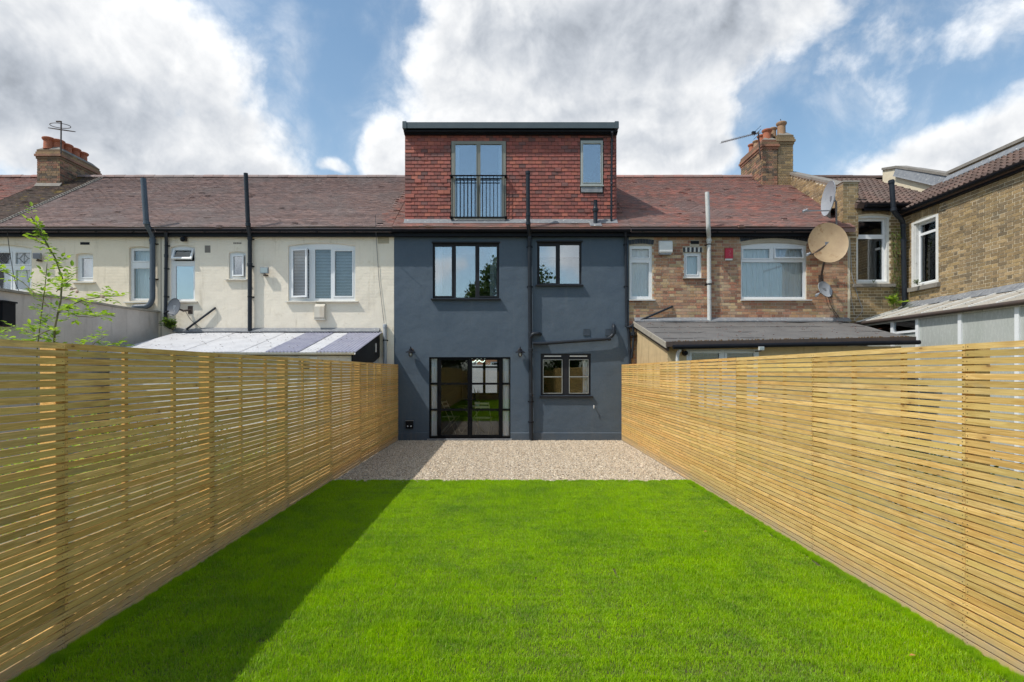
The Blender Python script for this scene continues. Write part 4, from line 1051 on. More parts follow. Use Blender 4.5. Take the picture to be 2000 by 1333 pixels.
# party parapet above the main roof to the right
def raked(parent, x0, x1, pts_top, base, m, mc, ct=.07, over=.04):
    pl = MB().prism([(y, z) for y, z in pts_top]+[(y, z) for y, z in base[::-1]], x0, x1, Fr((0,0,0), (0,1,0), (0,0,1), (1,0,0))).build('parapet', m, parent)
    for (ya, za), (yb, zb2) in zip(pts_top, pts_top[1:]):
        L = math.hypot(yb-ya, zb2-za); n = max(1, round(L/.55))
        for k in range(n):
            y0, y1 = ya+(yb-ya)*k/n, ya+(yb-ya)*(k+1)/n; z0, z1_ = za+(zb2-za)*k/n, za+(zb2-za)*(k+1)/n; dz = rnd.uniform(-.004, .006); y1 -= .008
            MB().hexa([(x0-over, y0, z0+.001+dz), (x1+over, y0, z0+.001+dz), (x1+over, y1, z1_+.001+dz), (x0-over, y1, z1_+.001+dz), (x0-over, y0, z0+ct+dz), (x1+over, y0, z0+ct+dz), (x1+over, y1, z1_+ct+dz), (x0-over, y1, z1_+ct+dz)]).build('coping_stone', mc, pl)
    return pl
raked(hE, 11.3, 11.55, [(14.4, 6.62), (16.6, Z(329, 16.6)), (17.2, Z(333, 17.2))], [(14.4, 5.8), (16.6, 6.9), (17.2, 7.2)], M['mortar_y'], M['coping'])
MB().hexa([(11.20, 14.4, 6.30), (11.29, 14.4, 6.42), (11.29, 16.6, 7.5), (11.20, 16.6, 7.40), (11.22, 14.4, 6.33), (11.297, 14.4, 6.60), (11.297, 16.6, 7.68), (11.22, 16.6, 7.44)]).build('lead_flashing', M['lead'], hE)
# party wall between the brick and the yellow house
pts = [(14.41, 6.26), (15.2, 6.72), (18.05, Z(337, 18.05))]
pw = raked(hE, 8.60, 8.83, pts, [(14.41, 5.0), (15.2, 5.5), (18.05, 7.5)], M['mortar_y'], M['coping'])
FP = Fr((8.60, 0, 0), (0,1,0), (0,0,1), (-1,0,0))
bs = []
for (a, b, c, d) in lay(14.42, 18.0, 5.2, 8.1, []):
    ym = (a+b)/2
    top = pts[0][1]+(pts[1][1]-pts[0][1])*(ym-14.41)/.79 if ym < 15.2 else pts[1][1]+(pts[2][1]-pts[1][1])*(ym-15.2)/2.85
    if d < top-.02 and d > rz(ym): bs.append((a, b, c, d))
brickwork(pw, FP, bs, M['ybrick'], 300)
# pier at the foot of the party wall
MB().box(8.46, 8.84, D-.02, D+.24, 5.1, Z(357)).build('pier', M['mortar_y'], hE)
bs = lay(8.46, 8.84, 4.75, Z(357)-.03, []); pier = hE.children[-1]
brickwork(pier, Fr((0, D-.02, 0), (1,0,0), (0,0,1), (0,-1,0)), [b for b in bs if b[2] > 5.1], M['ybrick'], 80)
brickwork(pier, Fr((8.46, 0, 0), (0,1,0), (0,0,1), (-1,0,0)), lay(D-.02, D+.24, 5.4, Z(357)-.03, []), M['ybrick'], 40)
MB().hexa([(8.42, D-.06, Z(357)), (8.88, D-.06, Z(357)), (8.88, D+.28, Z(357)), (8.42, D+.28, Z(357)), (8.44, D-.04, Z(357)+.04), (8.86, D-.04, Z(357)+.04), (8.72, D+.24, Z(349)), (8.58, D+.24, Z(349))]).build('pier_cap', M['coping'], hE)
bsq = [b for b in lay(8.585, 8.645, 2.95, 5.1, [])]
MB().box(8.581, 8.649, D-.001, D+.2, 0, 5.1).build('party_joint', M['mortar_y'], hE)
cY = chimney(hE, 8.20, 8.66, 17.32, 18.3, 7.2, Z(258, 17.3), M['ybrick'], None, [(8.40, 17.5, .13, .42, M['buffpot']), (8.20, 17.62, .10, .30, M['buffpot'])])
# ================================================================== lean-tos and garden walls
GZ = 2.13; GY = 11.84
lt = thing('lean_to', 'lean-to with white and violet corrugated roof sheets behind the left fence', 'lean-to', (-5.5, 12.9, 0))
xs = [-8.3, -7.55, -6.8, -6.1, -5.55, -5.0, -4.33, -3.97, -3.16]
for k, (a, b) in enumerate(zip(xs, xs[1:])):
    viol = k in (5, 7); mb = MB(); n = max(6, int((b-a)/.0125)); amp = .010 if viol else .003
    z_t, z_b = 2.72, GZ
    for i in range(n+1):
        x = a+(b-a+.02)*i/n; h_ = amp*math.sin(x*2*math.pi/.076)+(.006 if k % 2 else 0)
        mb.V += [Vector((x, D-.01, z_t+h_)), Vector((x-.0, GY, z_b+h_))]
    for i in range(n): mb.F.append((2*i, 2*i+2, 2*i+3, 2*i+1))
    m0 = len(mb.V); mb.V += [v-Vector((0, 0, .004)) for v in mb.V[:m0]]; mb.F += [tuple(m0+t for t in f[::-1]) for f in mb.F[:n]]
    mb.build('roof_sheet', M['sheet_p'] if viol else M['sheet_w'], lt, fix=False)
mb = MB(); n = 9; r_ = .05
mb.prism([(math.cos(math.pi+math.pi*i/n)*r_, math.sin(math.pi+math.pi*i/n)*r_) for i in range(n+1)]+[(math.cos(2*math.pi-math.pi*i/n)*r_*.85, math.sin(2*math.pi-math.pi*i/n)*r_*.85) for i in range(n+1)], -8.3, -3.14, Fr((0, GY-.03, GZ-.005), (0,1,0), (0,0,1), (1,0,0)))
mb.build('gutter', M['whitepaint'], lt)
lw = MB().slab(-8.3, -3.25, 0, 2.06, -.1, 0, [(X(585, 11.98), X(605, 11.98), 1.75, 1.99)], FF(11.95)).build('front_wall', M['whitepaint'], lt)
mb = MB()
for k in range(6): mb.box(X(586, 11.98), X(604.5, 11.98), 1.76+k*.038, 1.783+k*.038, -.05, -.02, FF(11.95))
mb.build('louvre', M['white'], lt)
MB().box(X(568, 11.98), X(583, 11.98), .2, 2.03, .002, .03, FF(11.95)).build('board', M['upvc'], lt)
MB().box(X(607, 11.98), X(621, 11.98), .2, 2.03, .002, .03, FF(11.95)).build('board', M['upvc'], lt)
Fs = Fr((0,0,0), (0,1,0), (0,0,1), (1,0,0))
MB().prism([(11.96, 0), (14.40, 0), (14.40, 2.12), (11.96, 1.8)], -3.30, -3.24, Fs).build('side_wall', M['whitepaint'], lt)
MB().prism([(11.90, 1.94), (12.5, 1.80), (13.2, 1.87), (13.9, 1.98), (14.40, 2.1), (14.40, 2.68), (11.90, 2.11)], -3.235, -3.20, Fs).build('gable_board', M['black'], lt)
MB().box(-3.199, -3.19, 13.9, 14.02, 2.2, 2.42).build('latch_plate', M['whitepaint'], lt)
MB().hexa([(-8.35, D-.13, 2.72), (-3.2, D-.13, 2.72), (-3.2, D+.001, 2.73), (-8.35, D+.001, 2.73), (-8.35, D-.13, 2.735), (-3.2, D-.13, 2.735), (-3.2, D+.001, 2.83), (-8.35, D+.001, 2.83)]).build('flashing', M['lead'], lt)

gw = thing('garden_wall', 'grey cement rendered wall behind the leafy shrub', 'wall', (-8.9, 11.6, 0))
mb = MB(); Ys = [7.0+.37*i for i in range(21)]; Ys[-1] = 14.39
for i, y in enumerate(Ys):
    zt_ = 3.12+.08*(y-9)/5.4+.012*math.sin(y*2.3)
    for x in (-9.02, -8.77+.012*math.sin(y*3)): mb.V += [Vector((x, y, 0)), Vector((x, y, zt_))]
for i in range(len(Ys)-1):
    a = 4*i; b = a+4
    mb.F += [(a+2, b+2, b+3, a+3), (a, a+1, b+1, b), (a+1, a+3, b+3, b+1)]
mb.F += [(0, 2, 3, 1), (4*20, 4*20+1, 4*20+3, 4*20+2)]
mb.build('wall', M['greyrender'], gw)
for i in range(20):
    y0, y1 = Ys[i], Ys[i+1]-.006; f = lambda y: 3.122+.08*(y-9)/5.4+.012*math.sin(y*2.3)
    MB().hexa([(-9.05, y0, f(y0)), (-8.73, y0, f(y0)), (-8.73, y1, f(y1)), (-9.05, y1, f(y1)), (-9.05, y0, f(y0)+.05), (-8.73, y0, f(y0)+.045), (-8.73, y1, f(y1)+.045), (-9.05, y1, f(y1)+.05)]).build('coping_stone', M['concrete'], gw)
t = thing('meter_box', 'small black box on the grey garden wall at the left edge', 'box', (-8.72, 9.9, 2.4))
MB().box(-8.768, -8.64, 9.80, 10.06, Z(638, 9.95), Z(592, 9.95)).build('body', M['black'], t)
MB().box(-8.77, -8.62, 9.78, 10.08, Z(592, 9.95)+.001, Z(590, 9.95)+.01).build('lid', M['black'], t)

fl = thing('lean_to', 'lean-to with sloping grey felt roof behind the right fence', 'lean-to', (5.7, 12.9, 0))
cor = [(3.20, D-.01, 2.99), (8.60, D-.01, 2.99), (8.15, 11.45, 2.40), (3.20, 11.45, 2.30)]
nn = 12; mb = MB()
for j in range(nn+1):
    for i in range(nn*3+1):
        s_, t_ = i/(nn*3), j/nn
        p = (Vector(cor[0])*(1-s_)+Vector(cor[1])*s_)*(1-t_)+(Vector(cor[3])*(1-s_)+Vector(cor[2])*s_)*t_
        mb.V.append(p+Vector((0, 0, .012*math.sin(s_*23+t_*3)+.01*math.sin(t_*9+s_*5)-.006*(i % 7 == 0))))
for j in range(nn):
    for i in range(nn*3):
        a = j*(nn*3+1)+i; mb.F.append((a, a+1, a+nn*3+2, a+nn*3+1))
m0 = len(mb.V); mb.V += [v-Vector((0,0,.05)) for v in mb.V[:m0]]; mb.F += [tuple(m0+t for t in f[::-1]) for f in mb.F[:nn*nn*3]]
mb.build('roof', M['felt'], fl, fix=False)
mb = MB()
for k in range(4):
    y = 11.9+k*.72
    for s0 in range(16):
        xa = 3.25+s0*.32; zz = 2.30+(2.99-2.30)*(y-11.45)/2.95
        mb.box(xa, xa+.3, y-.008, y+.008, zz+.012+.03*s0/16, zz+.022+.03*s0/16)
mb.build('felt_laps', M['felt'], fl, kind='stuff')
MB().hexa([(3.18, 11.40, 2.22), (8.16, 11.40, 2.32), (8.16, 11.44, 2.32), (3.18, 11.44, 2.22), (3.18, 11.40, 2.325), (8.16, 11.40, 2.425), (8.16, 11.44, 2.425), (3.18, 11.44, 2.325)]).build('fascia', M['dark_metal'], fl)
MB().tube([(3.3, 11.36, 2.215), (8.2, 11.36, 2.31)], .045, 10).build('gutter', M['black'], fl, smooth=True)
mb = MB(); random.seed(5)
for k in range(150):
    x = random.uniform(3.3, 8.1); z = 2.335+.1*(x-3.2)/5; y = 11.42+random.uniform(-.02, .05); s_ = random.uniform(.008, .03)
    mb.hexa([(x, y, z-.02), (x+s_, y, z-.02), (x+s_, y+s_, z-.02), (x, y+s_, z-.02), (x+s_*.3, y, z+s_*.5), (x+s_*.8, y, z+s_*.4), (x+s_*.7, y+s_*.8, z+s_*.5), (x+s_*.2, y+s_*.7, z+s_*.4)])
mb.build('moss', mk('dry_moss', (.16, .09, .035), (.10, .07, .03), rough=.95, ns=30, bst=.5), fl, kind='stuff')
MB().prism([(11.60, 0), (14.40, 0), (14.40, 2.93), (11.60, 2.28)], 3.26, 3.34, Fs).build('side_wall', M['cladding'], fl)
for (ya, za, yb, zb) in ((11.42, 2.22, 14.40, 2.90),):
    MB().hexa([(3.17, ya, za-.02), (3.20, ya, za-.02), (3.20, yb, zb-.02), (3.17, yb, zb-.02), (3.17, ya, za+.09), (3.20, ya, za+.09), (3.20, yb, zb+.09), (3.17, yb, zb+.09)]).build('verge_board', M['concrete'], fl)
    MB().hexa([(3.21, ya+.05, za-.08), (3.255, ya+.05, za-.08), (3.255, yb, zb-.08), (3.21, yb, zb-.08), (3.21, ya+.05, za+.0), (3.255, ya+.05, za+.0), (3.255, yb, zb+.0), (3.21, yb, zb+.0)]).build('verge_board', M['dark_metal'], fl)
F116 = FF(11.60)
wr = (X(1341, 11.6), X(1482, 11.6), 1.0, Z(683, 11.6))
MB().slab(3.341, 8.0, 0, 2.24, -.12, 0, [wr], F116).build('front_wall', M['cladding'], fl)
wl_ = [dict(r=(wr[0]+.10, X(1412, 11.6)-.08, Z(703, 11.6)-.2, Z(690, 11.6)), s=.05), dict(r=(X(1412, 11.6)+.08, wr[1]-.10, Z(703, 11.6)-.2, Z(690, 11.6)), s=.05)]
window(fl, F116, wr, wl_, M['upvc'], M['glass_mid'], wf=.0)
MB().hexa([(3.2, D-.14, 2.975), (8.6, D-.14, 2.975), (8.6, D-.012, 2.99), (3.2, D-.012, 2.99), (3.2, D-.14, 3.0), (8.6, D-.14, 3.0), (8.6, D-.012, 3.09), (3.2, D-.012, 3.09)]).build('flashing', M['lead'], fl)
pipe('drainpipe', 'white downpipe under the corner of the felt lean-to roof', [(3.46, 11.40, 2.18), (3.42, 11.47, 2.08), (3.42, 11.50, 0)], .035, M['whitepipe'], cat='drainpipe', wall_y=11.6)
t = thing('wall_light', 'round black wall light under the felt roof corner', 'wall light', (3.55, 11.55, 2.1))
MB().lathe([(.05, 0), (.055, .03), (.04, .08), (.045, .1), (.025, .11)], (3.60, 11.598, 2.10), axis=(0, -1, 0)).build('body', M['black'], t, smooth=True)
MB().tube([(3.54, 11.598, 2.16), (3.54, 11.5, 2.16), (3.58, 11.5, 2.12)], .014, 8).build('arm', M['dark_metal'], t)

gl = thing('glazed_lean_to', 'white framed glazed lean-to along the yellow brick wing', 'lean-to', (9.4, 12, 0))
gx, gz0, gz1 = 8.86, 2.95, 3.33
y = 8.4
rbar = 0
while y < 14.3:
    y2 = min(y+.62, 14.38)
    MB().hexa([(gx-.08, y, gz0), (9.985, y, gz1), (9.985, y2-.03, gz1), (gx-.08, y2-.03, gz0), (gx-.08, y, gz0+.008), (9.985, y, gz1+.008), (9.985, y2-.03, gz1+.008), (gx-.08, y2-.03, gz0+.008)]).build('roof_panel', M['concrete'] if rbar % 4 == 2 else mk('weathered_roof_sheet', (.40, .37, .32), (.28, .26, .22), rough=.7, ns=4, bst=.2, spots=((.12, .10, .08), 12, .62)) if rbar == 0 else bpy.data.materials['weathered_roof_sheet'], gl)
    MB().hexa([(gx-.09, y2-.04, gz0-.01), (9.97, y2-.04, gz1-.01), (9.97, y2-.0, gz1-.01), (gx-.09, y2-.0, gz0-.01), (gx-.09, y2-.04, gz0+.03), (9.97, y2-.04, gz1+.03), (9.97, y2-.0, gz1+.03), (gx-.09, y2-.0, gz0+.03)]).build('glazing_bar', M['whitepaint'], gl)
    y = y2 if y2 < 14.37 else 99; rbar += 1
mb = MB(); random.seed(9)
for i in range(60):
    y = 8.4+i*.1; h_ = .05+.012*math.sin(i*.7)+random.uniform(0, .01)
    mb.hexa([(9.86-h_, y, gz1-.035), (9.99, y, gz1), (9.99, y+.1, gz1), (9.86-h_, y+.1, gz1-.035), (9.88-h_, y, gz1-.01), (9.991, y, gz1+.09+h_*.6), (9.991, y+.1, gz1+.09+h_*.6), (9.88-h_, y+.1, gz1-.01)])
mb.build('mortar_fillet', M['lead'], gl, kind='stuff')
MB().tube([(gx-.11, 8.4, gz0-.045), (gx-.11, 14.38, gz0-.03)], .045, 10).build('gutter', M['dark_metal'], gl, smooth=True)
MB().box(gx-.05, gx-.02, 8.4, 14.38, gz0-.10, gz0-.012).build('eaves_board', M['whitepaint'], gl)
pan_m = mk('milky_panel', (.44, .46, .44), (.38, .41, .38), rough=.25, ns=2, vs=(1,1,.4), bst=.05)
yy = [8.4, 9.89, 11.14, 12.30, 13.1, 14.36]
for a, b in zip(yy, yy[1:]):
    MB().box(gx-.045, gx+.03, a-.04, a+.045, 0, gz0-.101).build('post', M['upvc'], gl)
    if b < 12.4: MB().box(gx-.01, gx+.0, a+.046, b-.041, .0, gz0-.101).build('milky_panel', pan_m, gl)
    else:
        zz = Z(646, 12.6)
        MB().box(gx-.01, gx-.002, a+.046, b-.041, zz, gz0-.101).build('pane', M['glass_mid'], gl)
        MB().box(gx-.04, gx+.02, a+.046, b-.041, zz-.05, zz-.001).build('rail', M['upvc'], gl)
        MB().box(gx-.01, gx+.0, a+.046, b-.041, .0, zz-.051).build('milky_panel', pan_m, gl)

# ================================================================== drainpipes
def wp(px, py, off=.09): return PP(px, py, D-off)
pipe('soil_pipe', 'thick blue grey soil pipe rising over the brown roof above the narrow fanlit window', [wp(280, 349, .36), wp(286, 438, .36), wp(298, 459, .10), wp(298, 586, .10), wp(290, 599, .12), wp(262, 600, .12), wp(261, 608, .12)], .064, M['greypipe'], 'soil pipes rising past the eaves',
     collars=[(wp(286.5, 436, .36), (0, 0, 1)), (wp(298, 470), (0, 0, 1))], clips=[wp(298, 476), wp(298, 545)], bend=.10)
pipe('soil_pipe', 'black soil pipe between the small window and the floodlight on the ivory wall', [wp(480, 339, .36), wp(484.5, 441, .36), wp(488, 460), wp(488, 646)], .052, M['blackpipe'], 'soil pipes rising past the eaves',
     collars=[(wp(484.5, 439, .36), (0, 0, 1)), (wp(488, 466), (0, 0, 1)), (wp(488, 517), (0, 0, 1))], clips=[wp(488, 467), wp(488, 520), wp(488, 580)])
pipe('soil_pipe', 'tall black soil pipe running up the dark blue wall and past the dormer', [wp(1031, 335, .37), wp(1031.6, 440, .37), wp(1034, 459), wp(1037.5, 859)], .050, M['blackpipe'], 'soil pipes rising past the eaves',
     collars=[(wp(1031, 338, .37), (0, 0, 1)), (wp(1031.5, 420, .37), (0, 0, 1)), (wp(1031.6, 437, .37), (0, 0, 1)), (wp(1034.2, 465), (0, 0, 1)), (wp(1036, 652), (0, 0, 1)), (wp(1036.4, 684), (0, 0, 1)), (wp(1037, 772), (0, 0, 1))], clips=[wp(1034.5, 482), wp(1035, 560), wp(1037, 785), wp(1037.2, 825)])
pipe('soil_pipe', 'white soil pipe rising above the gutter of the mixed brick house', [wp(1381, 376, .37), wp(1383.5, 447, .37), wp(1384.5, 463), wp(1385.5, 628)], .052, M['whitepipe'], 'soil pipes rising past the eaves',
     collars=[(wp(1384.6, 470), (0, 0, 1)), (wp(1385.2, 551), (0, 0, 1))], clips=[wp(1384.7, 478), wp(1385.2, 556)])
pipe('soil_pipe', 'black soil pipe in the corner of the yellow brick house and its wing', [PP(1741, 352, 14.0), PP(1745.5, 414, 14.0), PP(1764, 433, 14.2), PP(1767, 598, 14.25)], .058, M['blackpipe'], 'soil pipes rising past the eaves',
     collars=[(PP(1741, 356, 14.0), (0, 0, 1)), (PP(1745.3, 410, 14.0), (0, 0, 1)), (PP(1764.2, 442, 14.2), (0, 0, 1)), (PP(1765, 470, 14.22), (0, 0, 1))])
pipe('downpipe', 'thin black downpipe beside the open fanlight on the ivory wall', [wp(324, 453, .2), wp(325, 470, .06), wp(323, 634, .06), wp(333, 641, .06)], .040, M['blackpipe'], 'thin rainwater downpipes', clips=[wp(325, 480, .06), wp(324, 525, .06), wp(323.5, 580, .06)], collars=[(wp(324.5, 500, .06), (0, 0, 1))], cat='downpipe', bend=.05)
pipe('downpipe', 'thin black downpipe at the joint of the dark blue and mixed brick walls', [wp(1221, 453, .2), wp(1222, 468, .06), wp(1224, 634, .06), wp(1228, 648, .07), wp(1231, 708, .07), wp(1232, 860, .07)], .035, M['blackpipe'], 'thin rainwater downpipes', clips=[wp(1222, 478, .06), wp(1223, 560, .06)], collars=[(wp(1224, 636, .06), (0, 0, 1)), (wp(1230, 685, .07), (0, 0, 1))], cat='downpipe', bend=.05)
pipe('downpipe', 'thin black downpipe at the right corner of the dormer', [PP(1195.5, 258, 14.25), PP(1195, 270, 14.43), PP(1194, 437, 14.43)], .026, M['blackpipe'], 'thin rainwater downpipes', collars=[(PP(1195, 275, 14.43), (0, 0, 1)), (PP(1194.5, 360, 14.43), (0, 0, 1))], cat='downpipe', bend=.05, wall_y=DY)
pipe('waste_pipe', 'dark sloping waste pipe crossing the blue wall above the ground floor window', [wp(1041, 671, .12), wp(1052, 672, .12), wp(1186, 662.5, .12), wp(1198, 655, .12), wp(1199, 638, .10), wp(1198, 635, .0)], .042, M['blackpipe'], collars=[(wp(1190, 662, .12), (1, 0, .1)), (wp(1199, 650, .12), (0, 0, 1))], cat='waste pipe', bend=.07)
pipe('waste_pipe', 'short black pipe stub beside the tall soil pipe on the blue wall', [wp(1036, 660, .10), wp(1040, 653, .13), wp(1051, 651.5, .13), wp(1055, 653, .0)], .046, M['blackpipe'], cat='waste pipe', bend=.05)
pipe('overflow_pipe', 'small pale pipe stub on the blue wall under the ground floor window', [wp(1160, 793, .0), wp(1160, 793, .07), wp(1160, 798, .075)], .013, M['whitepipe'], cat='pipe stub', bend=.015)
pipe('waste_pipe', 'grey standing pipe at the right end of the ivory wall', [wp(752, 634, .06), wp(752, 860, .06)], .045, mk('light_grey_pipe', (.30, .33, .37), (.36, .39, .43), rough=.5, ns=4, bst=.05), collars=[(wp(752, 638, .06), (0, 0, 1))], clips=[wp(752, 665, .06)], cat='pipe')
pipe('waste_pipe', 'slanting black pipe on the ivory wall beside the dark dish', [wp(364, 644, .10), wp(419, 603, .05), wp(420, 602, .0)], .026, M['blackpipe'], cat='pipe', bend=.02)
pipe('waste_pipe', 'slanting black pipe on the mixed brick wall above the felt lean-to', [wp(1228, 640, .10), wp(1246, 628, .08), wp(1311, 600, .06), wp(1313, 599, .0)], .026, M['blackpipe'], cat='pipe', bend=.03)
t = thing('drain_hopper', 'black pipe junction at the joint of the blue and brick walls', 'drain junction', wp(1236, 665, .1))
MB().tube([wp(1236, 634, .10), wp(1238, 655, .10), wp(1234, 700, .1)], .030, 10, bend=.05).build('tube', M['blackpipe'], t, smooth=True)
MB().lathe([(.05, 0), (.07, .02), (.07, .09), (.055, .10)], wp(1237, 657, .11), n=10).build('hopper', M['blackpipe'], t)
MB().tube([wp(1224, 640, .08), wp(1242, 636, .10)], .035, 10).build('branch', M['blackpipe'], t)
t = thing('roof_flue', 'short black flue on the roof in front of the dormer', 'flue', PP(1163, 443, 14.3))
P0 = PP(1163, 440, 14.32)
MB().lathe([(.10, -.10), (.06, 0), (.052, .02), (.052, .32), (.075, .34), (.08, .40), (.06, .42), (.05, .46), (.045, .60), (.05, .62)], P0, n=14).build('tube', M['blackpipe'], t, smooth=True)
MB().hexa([(P0.x-.15, 14.18, rz(14.18)+.03), (P0.x+.15, 14.18, rz(14.18)+.03), (P0.x+.15, 14.45, rz(14.45)+.03), (P0.x-.15, 14.45, rz(14.45)+.03), (P0.x-.13, 14.2, rz(14.2)+.05), (P0.x+.13, 14.2, rz(14.2)+.05), (P0.x+.13, 14.43, rz(14.43)+.05), (P0.x-.13, 14.43, rz(14.43)+.05)]).build('flashing', M['lead'], t)

# ================================================================== fittings on the walls
def lantern(px, label):
    p = PP(px, 690, D-.17); t = thing('wall_lantern', label, 'wall lamp', (p.x, D, p.z), 'wall lanterns beside the french doors')
    MB().lathe([(.05, 0), (.05, .015), (.03, .025)], (p.x, D, p.z+.08), axis=(0, -1, 0)).build('backplate', M['dark_metal'], t, smooth=True)
    MB().tube([(p.x, D, p.z+.08), (p.x, D-.10, p.z+.14), (p.x, D-.17, p.z+.11)], .010, 8, bend=.05).build('arm', M['dark_metal'], t, smooth=True)
    MB().lathe([(.012, .16), (.014, .11), (.035, .10), (.045, .06), (.12, .025), (.125, .012), (.045, .02), (.03, .02)], (p.x, D-.17, p.z), n=18).build('shade', M['black'], t, smooth=True)
    MB().lathe([(.036, .018), (.045, -.02), (.046, -.05), (.035, -.085), (.012, -.10)], (p.x, D-.17, p.z), n=16).build('glass', M['glass_mid'], t, smooth=True)
    MB().lathe([(.016, .0), (.024, -.03), (.020, -.055), (.004, -.065)], (p.x, D-.17, p.z), n=12).build('bulb', M['white'], t, smooth=True)
    mb = MB()
    for k in range(6):
        a = k*math.pi/3; mb.tube([(p.x+.047*math.cos(a), D-.17+.047*math.sin(a), p.z+.015), (p.x+.050*math.cos(a), D-.17+.050*math.sin(a), p.z-.05), (p.x+.01*math.cos(a), D-.17+.01*math.sin(a), p.z-.105)], .003, 4)
    mb.build('cage', M['dark_metal'], t)
lantern(802, 'black wall lantern left of the french doors, above the left fence end')
lantern(1016, 'black wall lantern between the french doors and the tall soil pipe')
t = thing('outdoor_socket', 'small black double socket box low on the blue wall', 'socket', wp(800, 829, .0))
MB().box(X(793), X(807.5), Z(837), Z(822.5), .0, .05, FA).build('box', M['black'], t)
MB().box(X(792.5), X(808), Z(822.4), Z(821.2), .0, .055, FA).build('lid', M['galv'], t)
for a in (797, 803.5): MB().lathe([(.018, 0), (.018, .012), (.01, .016)], (X(a), D-.05, Z(832.5)), axis=(0, -1, 0), n=12).build('plug', M['white'], t)
def flood(px, py, label, s=1., m2=None, tilt=0):
    c = wp(px, py, .0); t = thing('floodlight', label, 'floodlight', c)
    w_, h_ = .10*s, .075*s
    MB().box(c.x-w_, c.x+w_, D-.13, D-.07, c.z-h_, c.z+h_).build('housing', M['galv'], t)
    MB().box(c.x-w_*.85, c.x+w_*.85, D-.136, D-.131, c.z-h_*.82, c.z+h_*.82).build('lens', m2 or M['floodglass'], t)
    mb = MB().box(c.x-.05, c.x+.05, D-.07, D, c.z-h_-.05, c.z-h_-.02); mb.tube([(c.x, D-.1, c.z-h_), (c.x, D-.05, c.z-h_-.035)], .015, 8); mb.build('bracket', M['dark_metal'], t)
    return t
flood(520, 530, 'square floodlight between the soil pipe and the wide blinds window')
flood(79, 502, 'square floodlight on the cream wall above the leafy shrub', .95, M['dish_d'])
t = thing('floodlight', 'tiny floodlight on the gutter of the felt lean-to', 'floodlight', PP(1487, 681, 11.5))
c = PP(1487, 681, 11.3); MB().box(c.x-.05, c.x+.05, 11.28, 11.32, c.z-.035, c.z+.035).build('housing', M['white'], t); MB().box(c.x-.04, c.x+.04, 11.274, 11.279, c.z-.026, c.z+.026).build('lens', M['floodglass'], t); MB().box(c.x-.012, c.x+.012, 11.32, 11.56, c.z-.06, c.z-.036).build('bracket', M['dark_metal'], t)
t = thing('security_camera', 'small black security camera under the eaves of the ivory house', 'camera', wp(358, 466, 0))
MB().lathe([(.012, .05), (.05, .045), (.062, .0), (.058, -.04), (.03, -.065), (.01, -.07)], wp(357, 467, .12), n=14).build('dome', M['black'], t, smooth=True)
MB().tube([wp(357, 462, .12), wp(359, 460, .12), wp(383, 455, .02)], .012, 6).build('arm', M['dark_metal'], t)
MB().box(X(360), X(366), Z(472), Z(464), .0, .03, FA).build('base', M['dark_metal'], t)
t = thing('vent_cowl', 'stained cream vent box under the wide blinds window', 'vent box', wp(627, 610, 0))
q = R(617.5, 636.5, 594, 625)
MB().prism([(0, q[2]), (.13, q[2]), (.15, q[2]+.05), (.13, q[3]-.08), (.05, q[3]), (0, q[3])], q[0], q[1], Fr((0, D, 0), (0,-1,0), (0,0,1), (1,0,0))).build('cover', mk('stained_plastic', (.58, .54, .46), (.50, .46, .38), rough=.6, ns=4, bst=.05, streak=((.42, .32, .22), .5)), t)
MB().box(q[0]-.015, q[1]+.015, q[2]-.012, q[2]-.001, 0, .14, FA).build('base', M['wsill'], t)
t = thing('alarm_box', 'white square alarm box beside the narrow window on the mixed brick wall', 'alarm box', wp(1298, 486, 0))
q = R(1285.5, 1311, 472.5, 496)
MB().prism([(0, q[2]), (.10, q[2]), (.12, q[2]+.03), (.12, q[3]-.04), (.09, q[3]), (0, q[3])], q[0], q[1], Fr((0, D, 0), (0,-1,0), (0,0,1), (1,0,0))).build('cover', M['white'], t)
MB().box(q[0]+.02, q[1]-.02, q[2]-.035, q[2]-.001, 0, .09, FA).build('base', M['dish_g'], t)
t = thing('alarm_box', 'pinkish red alarm box on the mixed brick wall right of the white pipe', 'alarm box', wp(1422, 498, 0))
q = R(1415, 1430, 486, 506)
MB().prism([(0, q[2]), (.06, q[2]), (.065, q[3]-.02), (.05, q[3]), (0, q[3])], q[0], q[1], Fr((0, D, 0), (0,-1,0), (0,0,1), (1,0,0))).build('cover', M['red'], t)
mb = MB(); uc, vc = (q[0]+q[1])/2+.01, (q[2]+q[3])/2
for a, b, c_, d_ in ((-.02,.02,.055,.065),(.012,.022,.02,.055),(-.02,.02,.012,.02),(-.022,-.012,-.025,.012),(-.02,.022,-.035,-.025),(-.03,.03,-.07,-.06)): mb.box(uc+a, uc+b, vc+c_, vc+d_, .064, .068, FA)
mb.build('marking', mk('faded_print', (.62, .15, .18), (.58, .13, .16), bst=0), t)
MB().box(q[0]+.01, q[1]-.01, q[2]-.045, q[2]-.001, 0, .05, FA).build('lamp', M['white'], t)

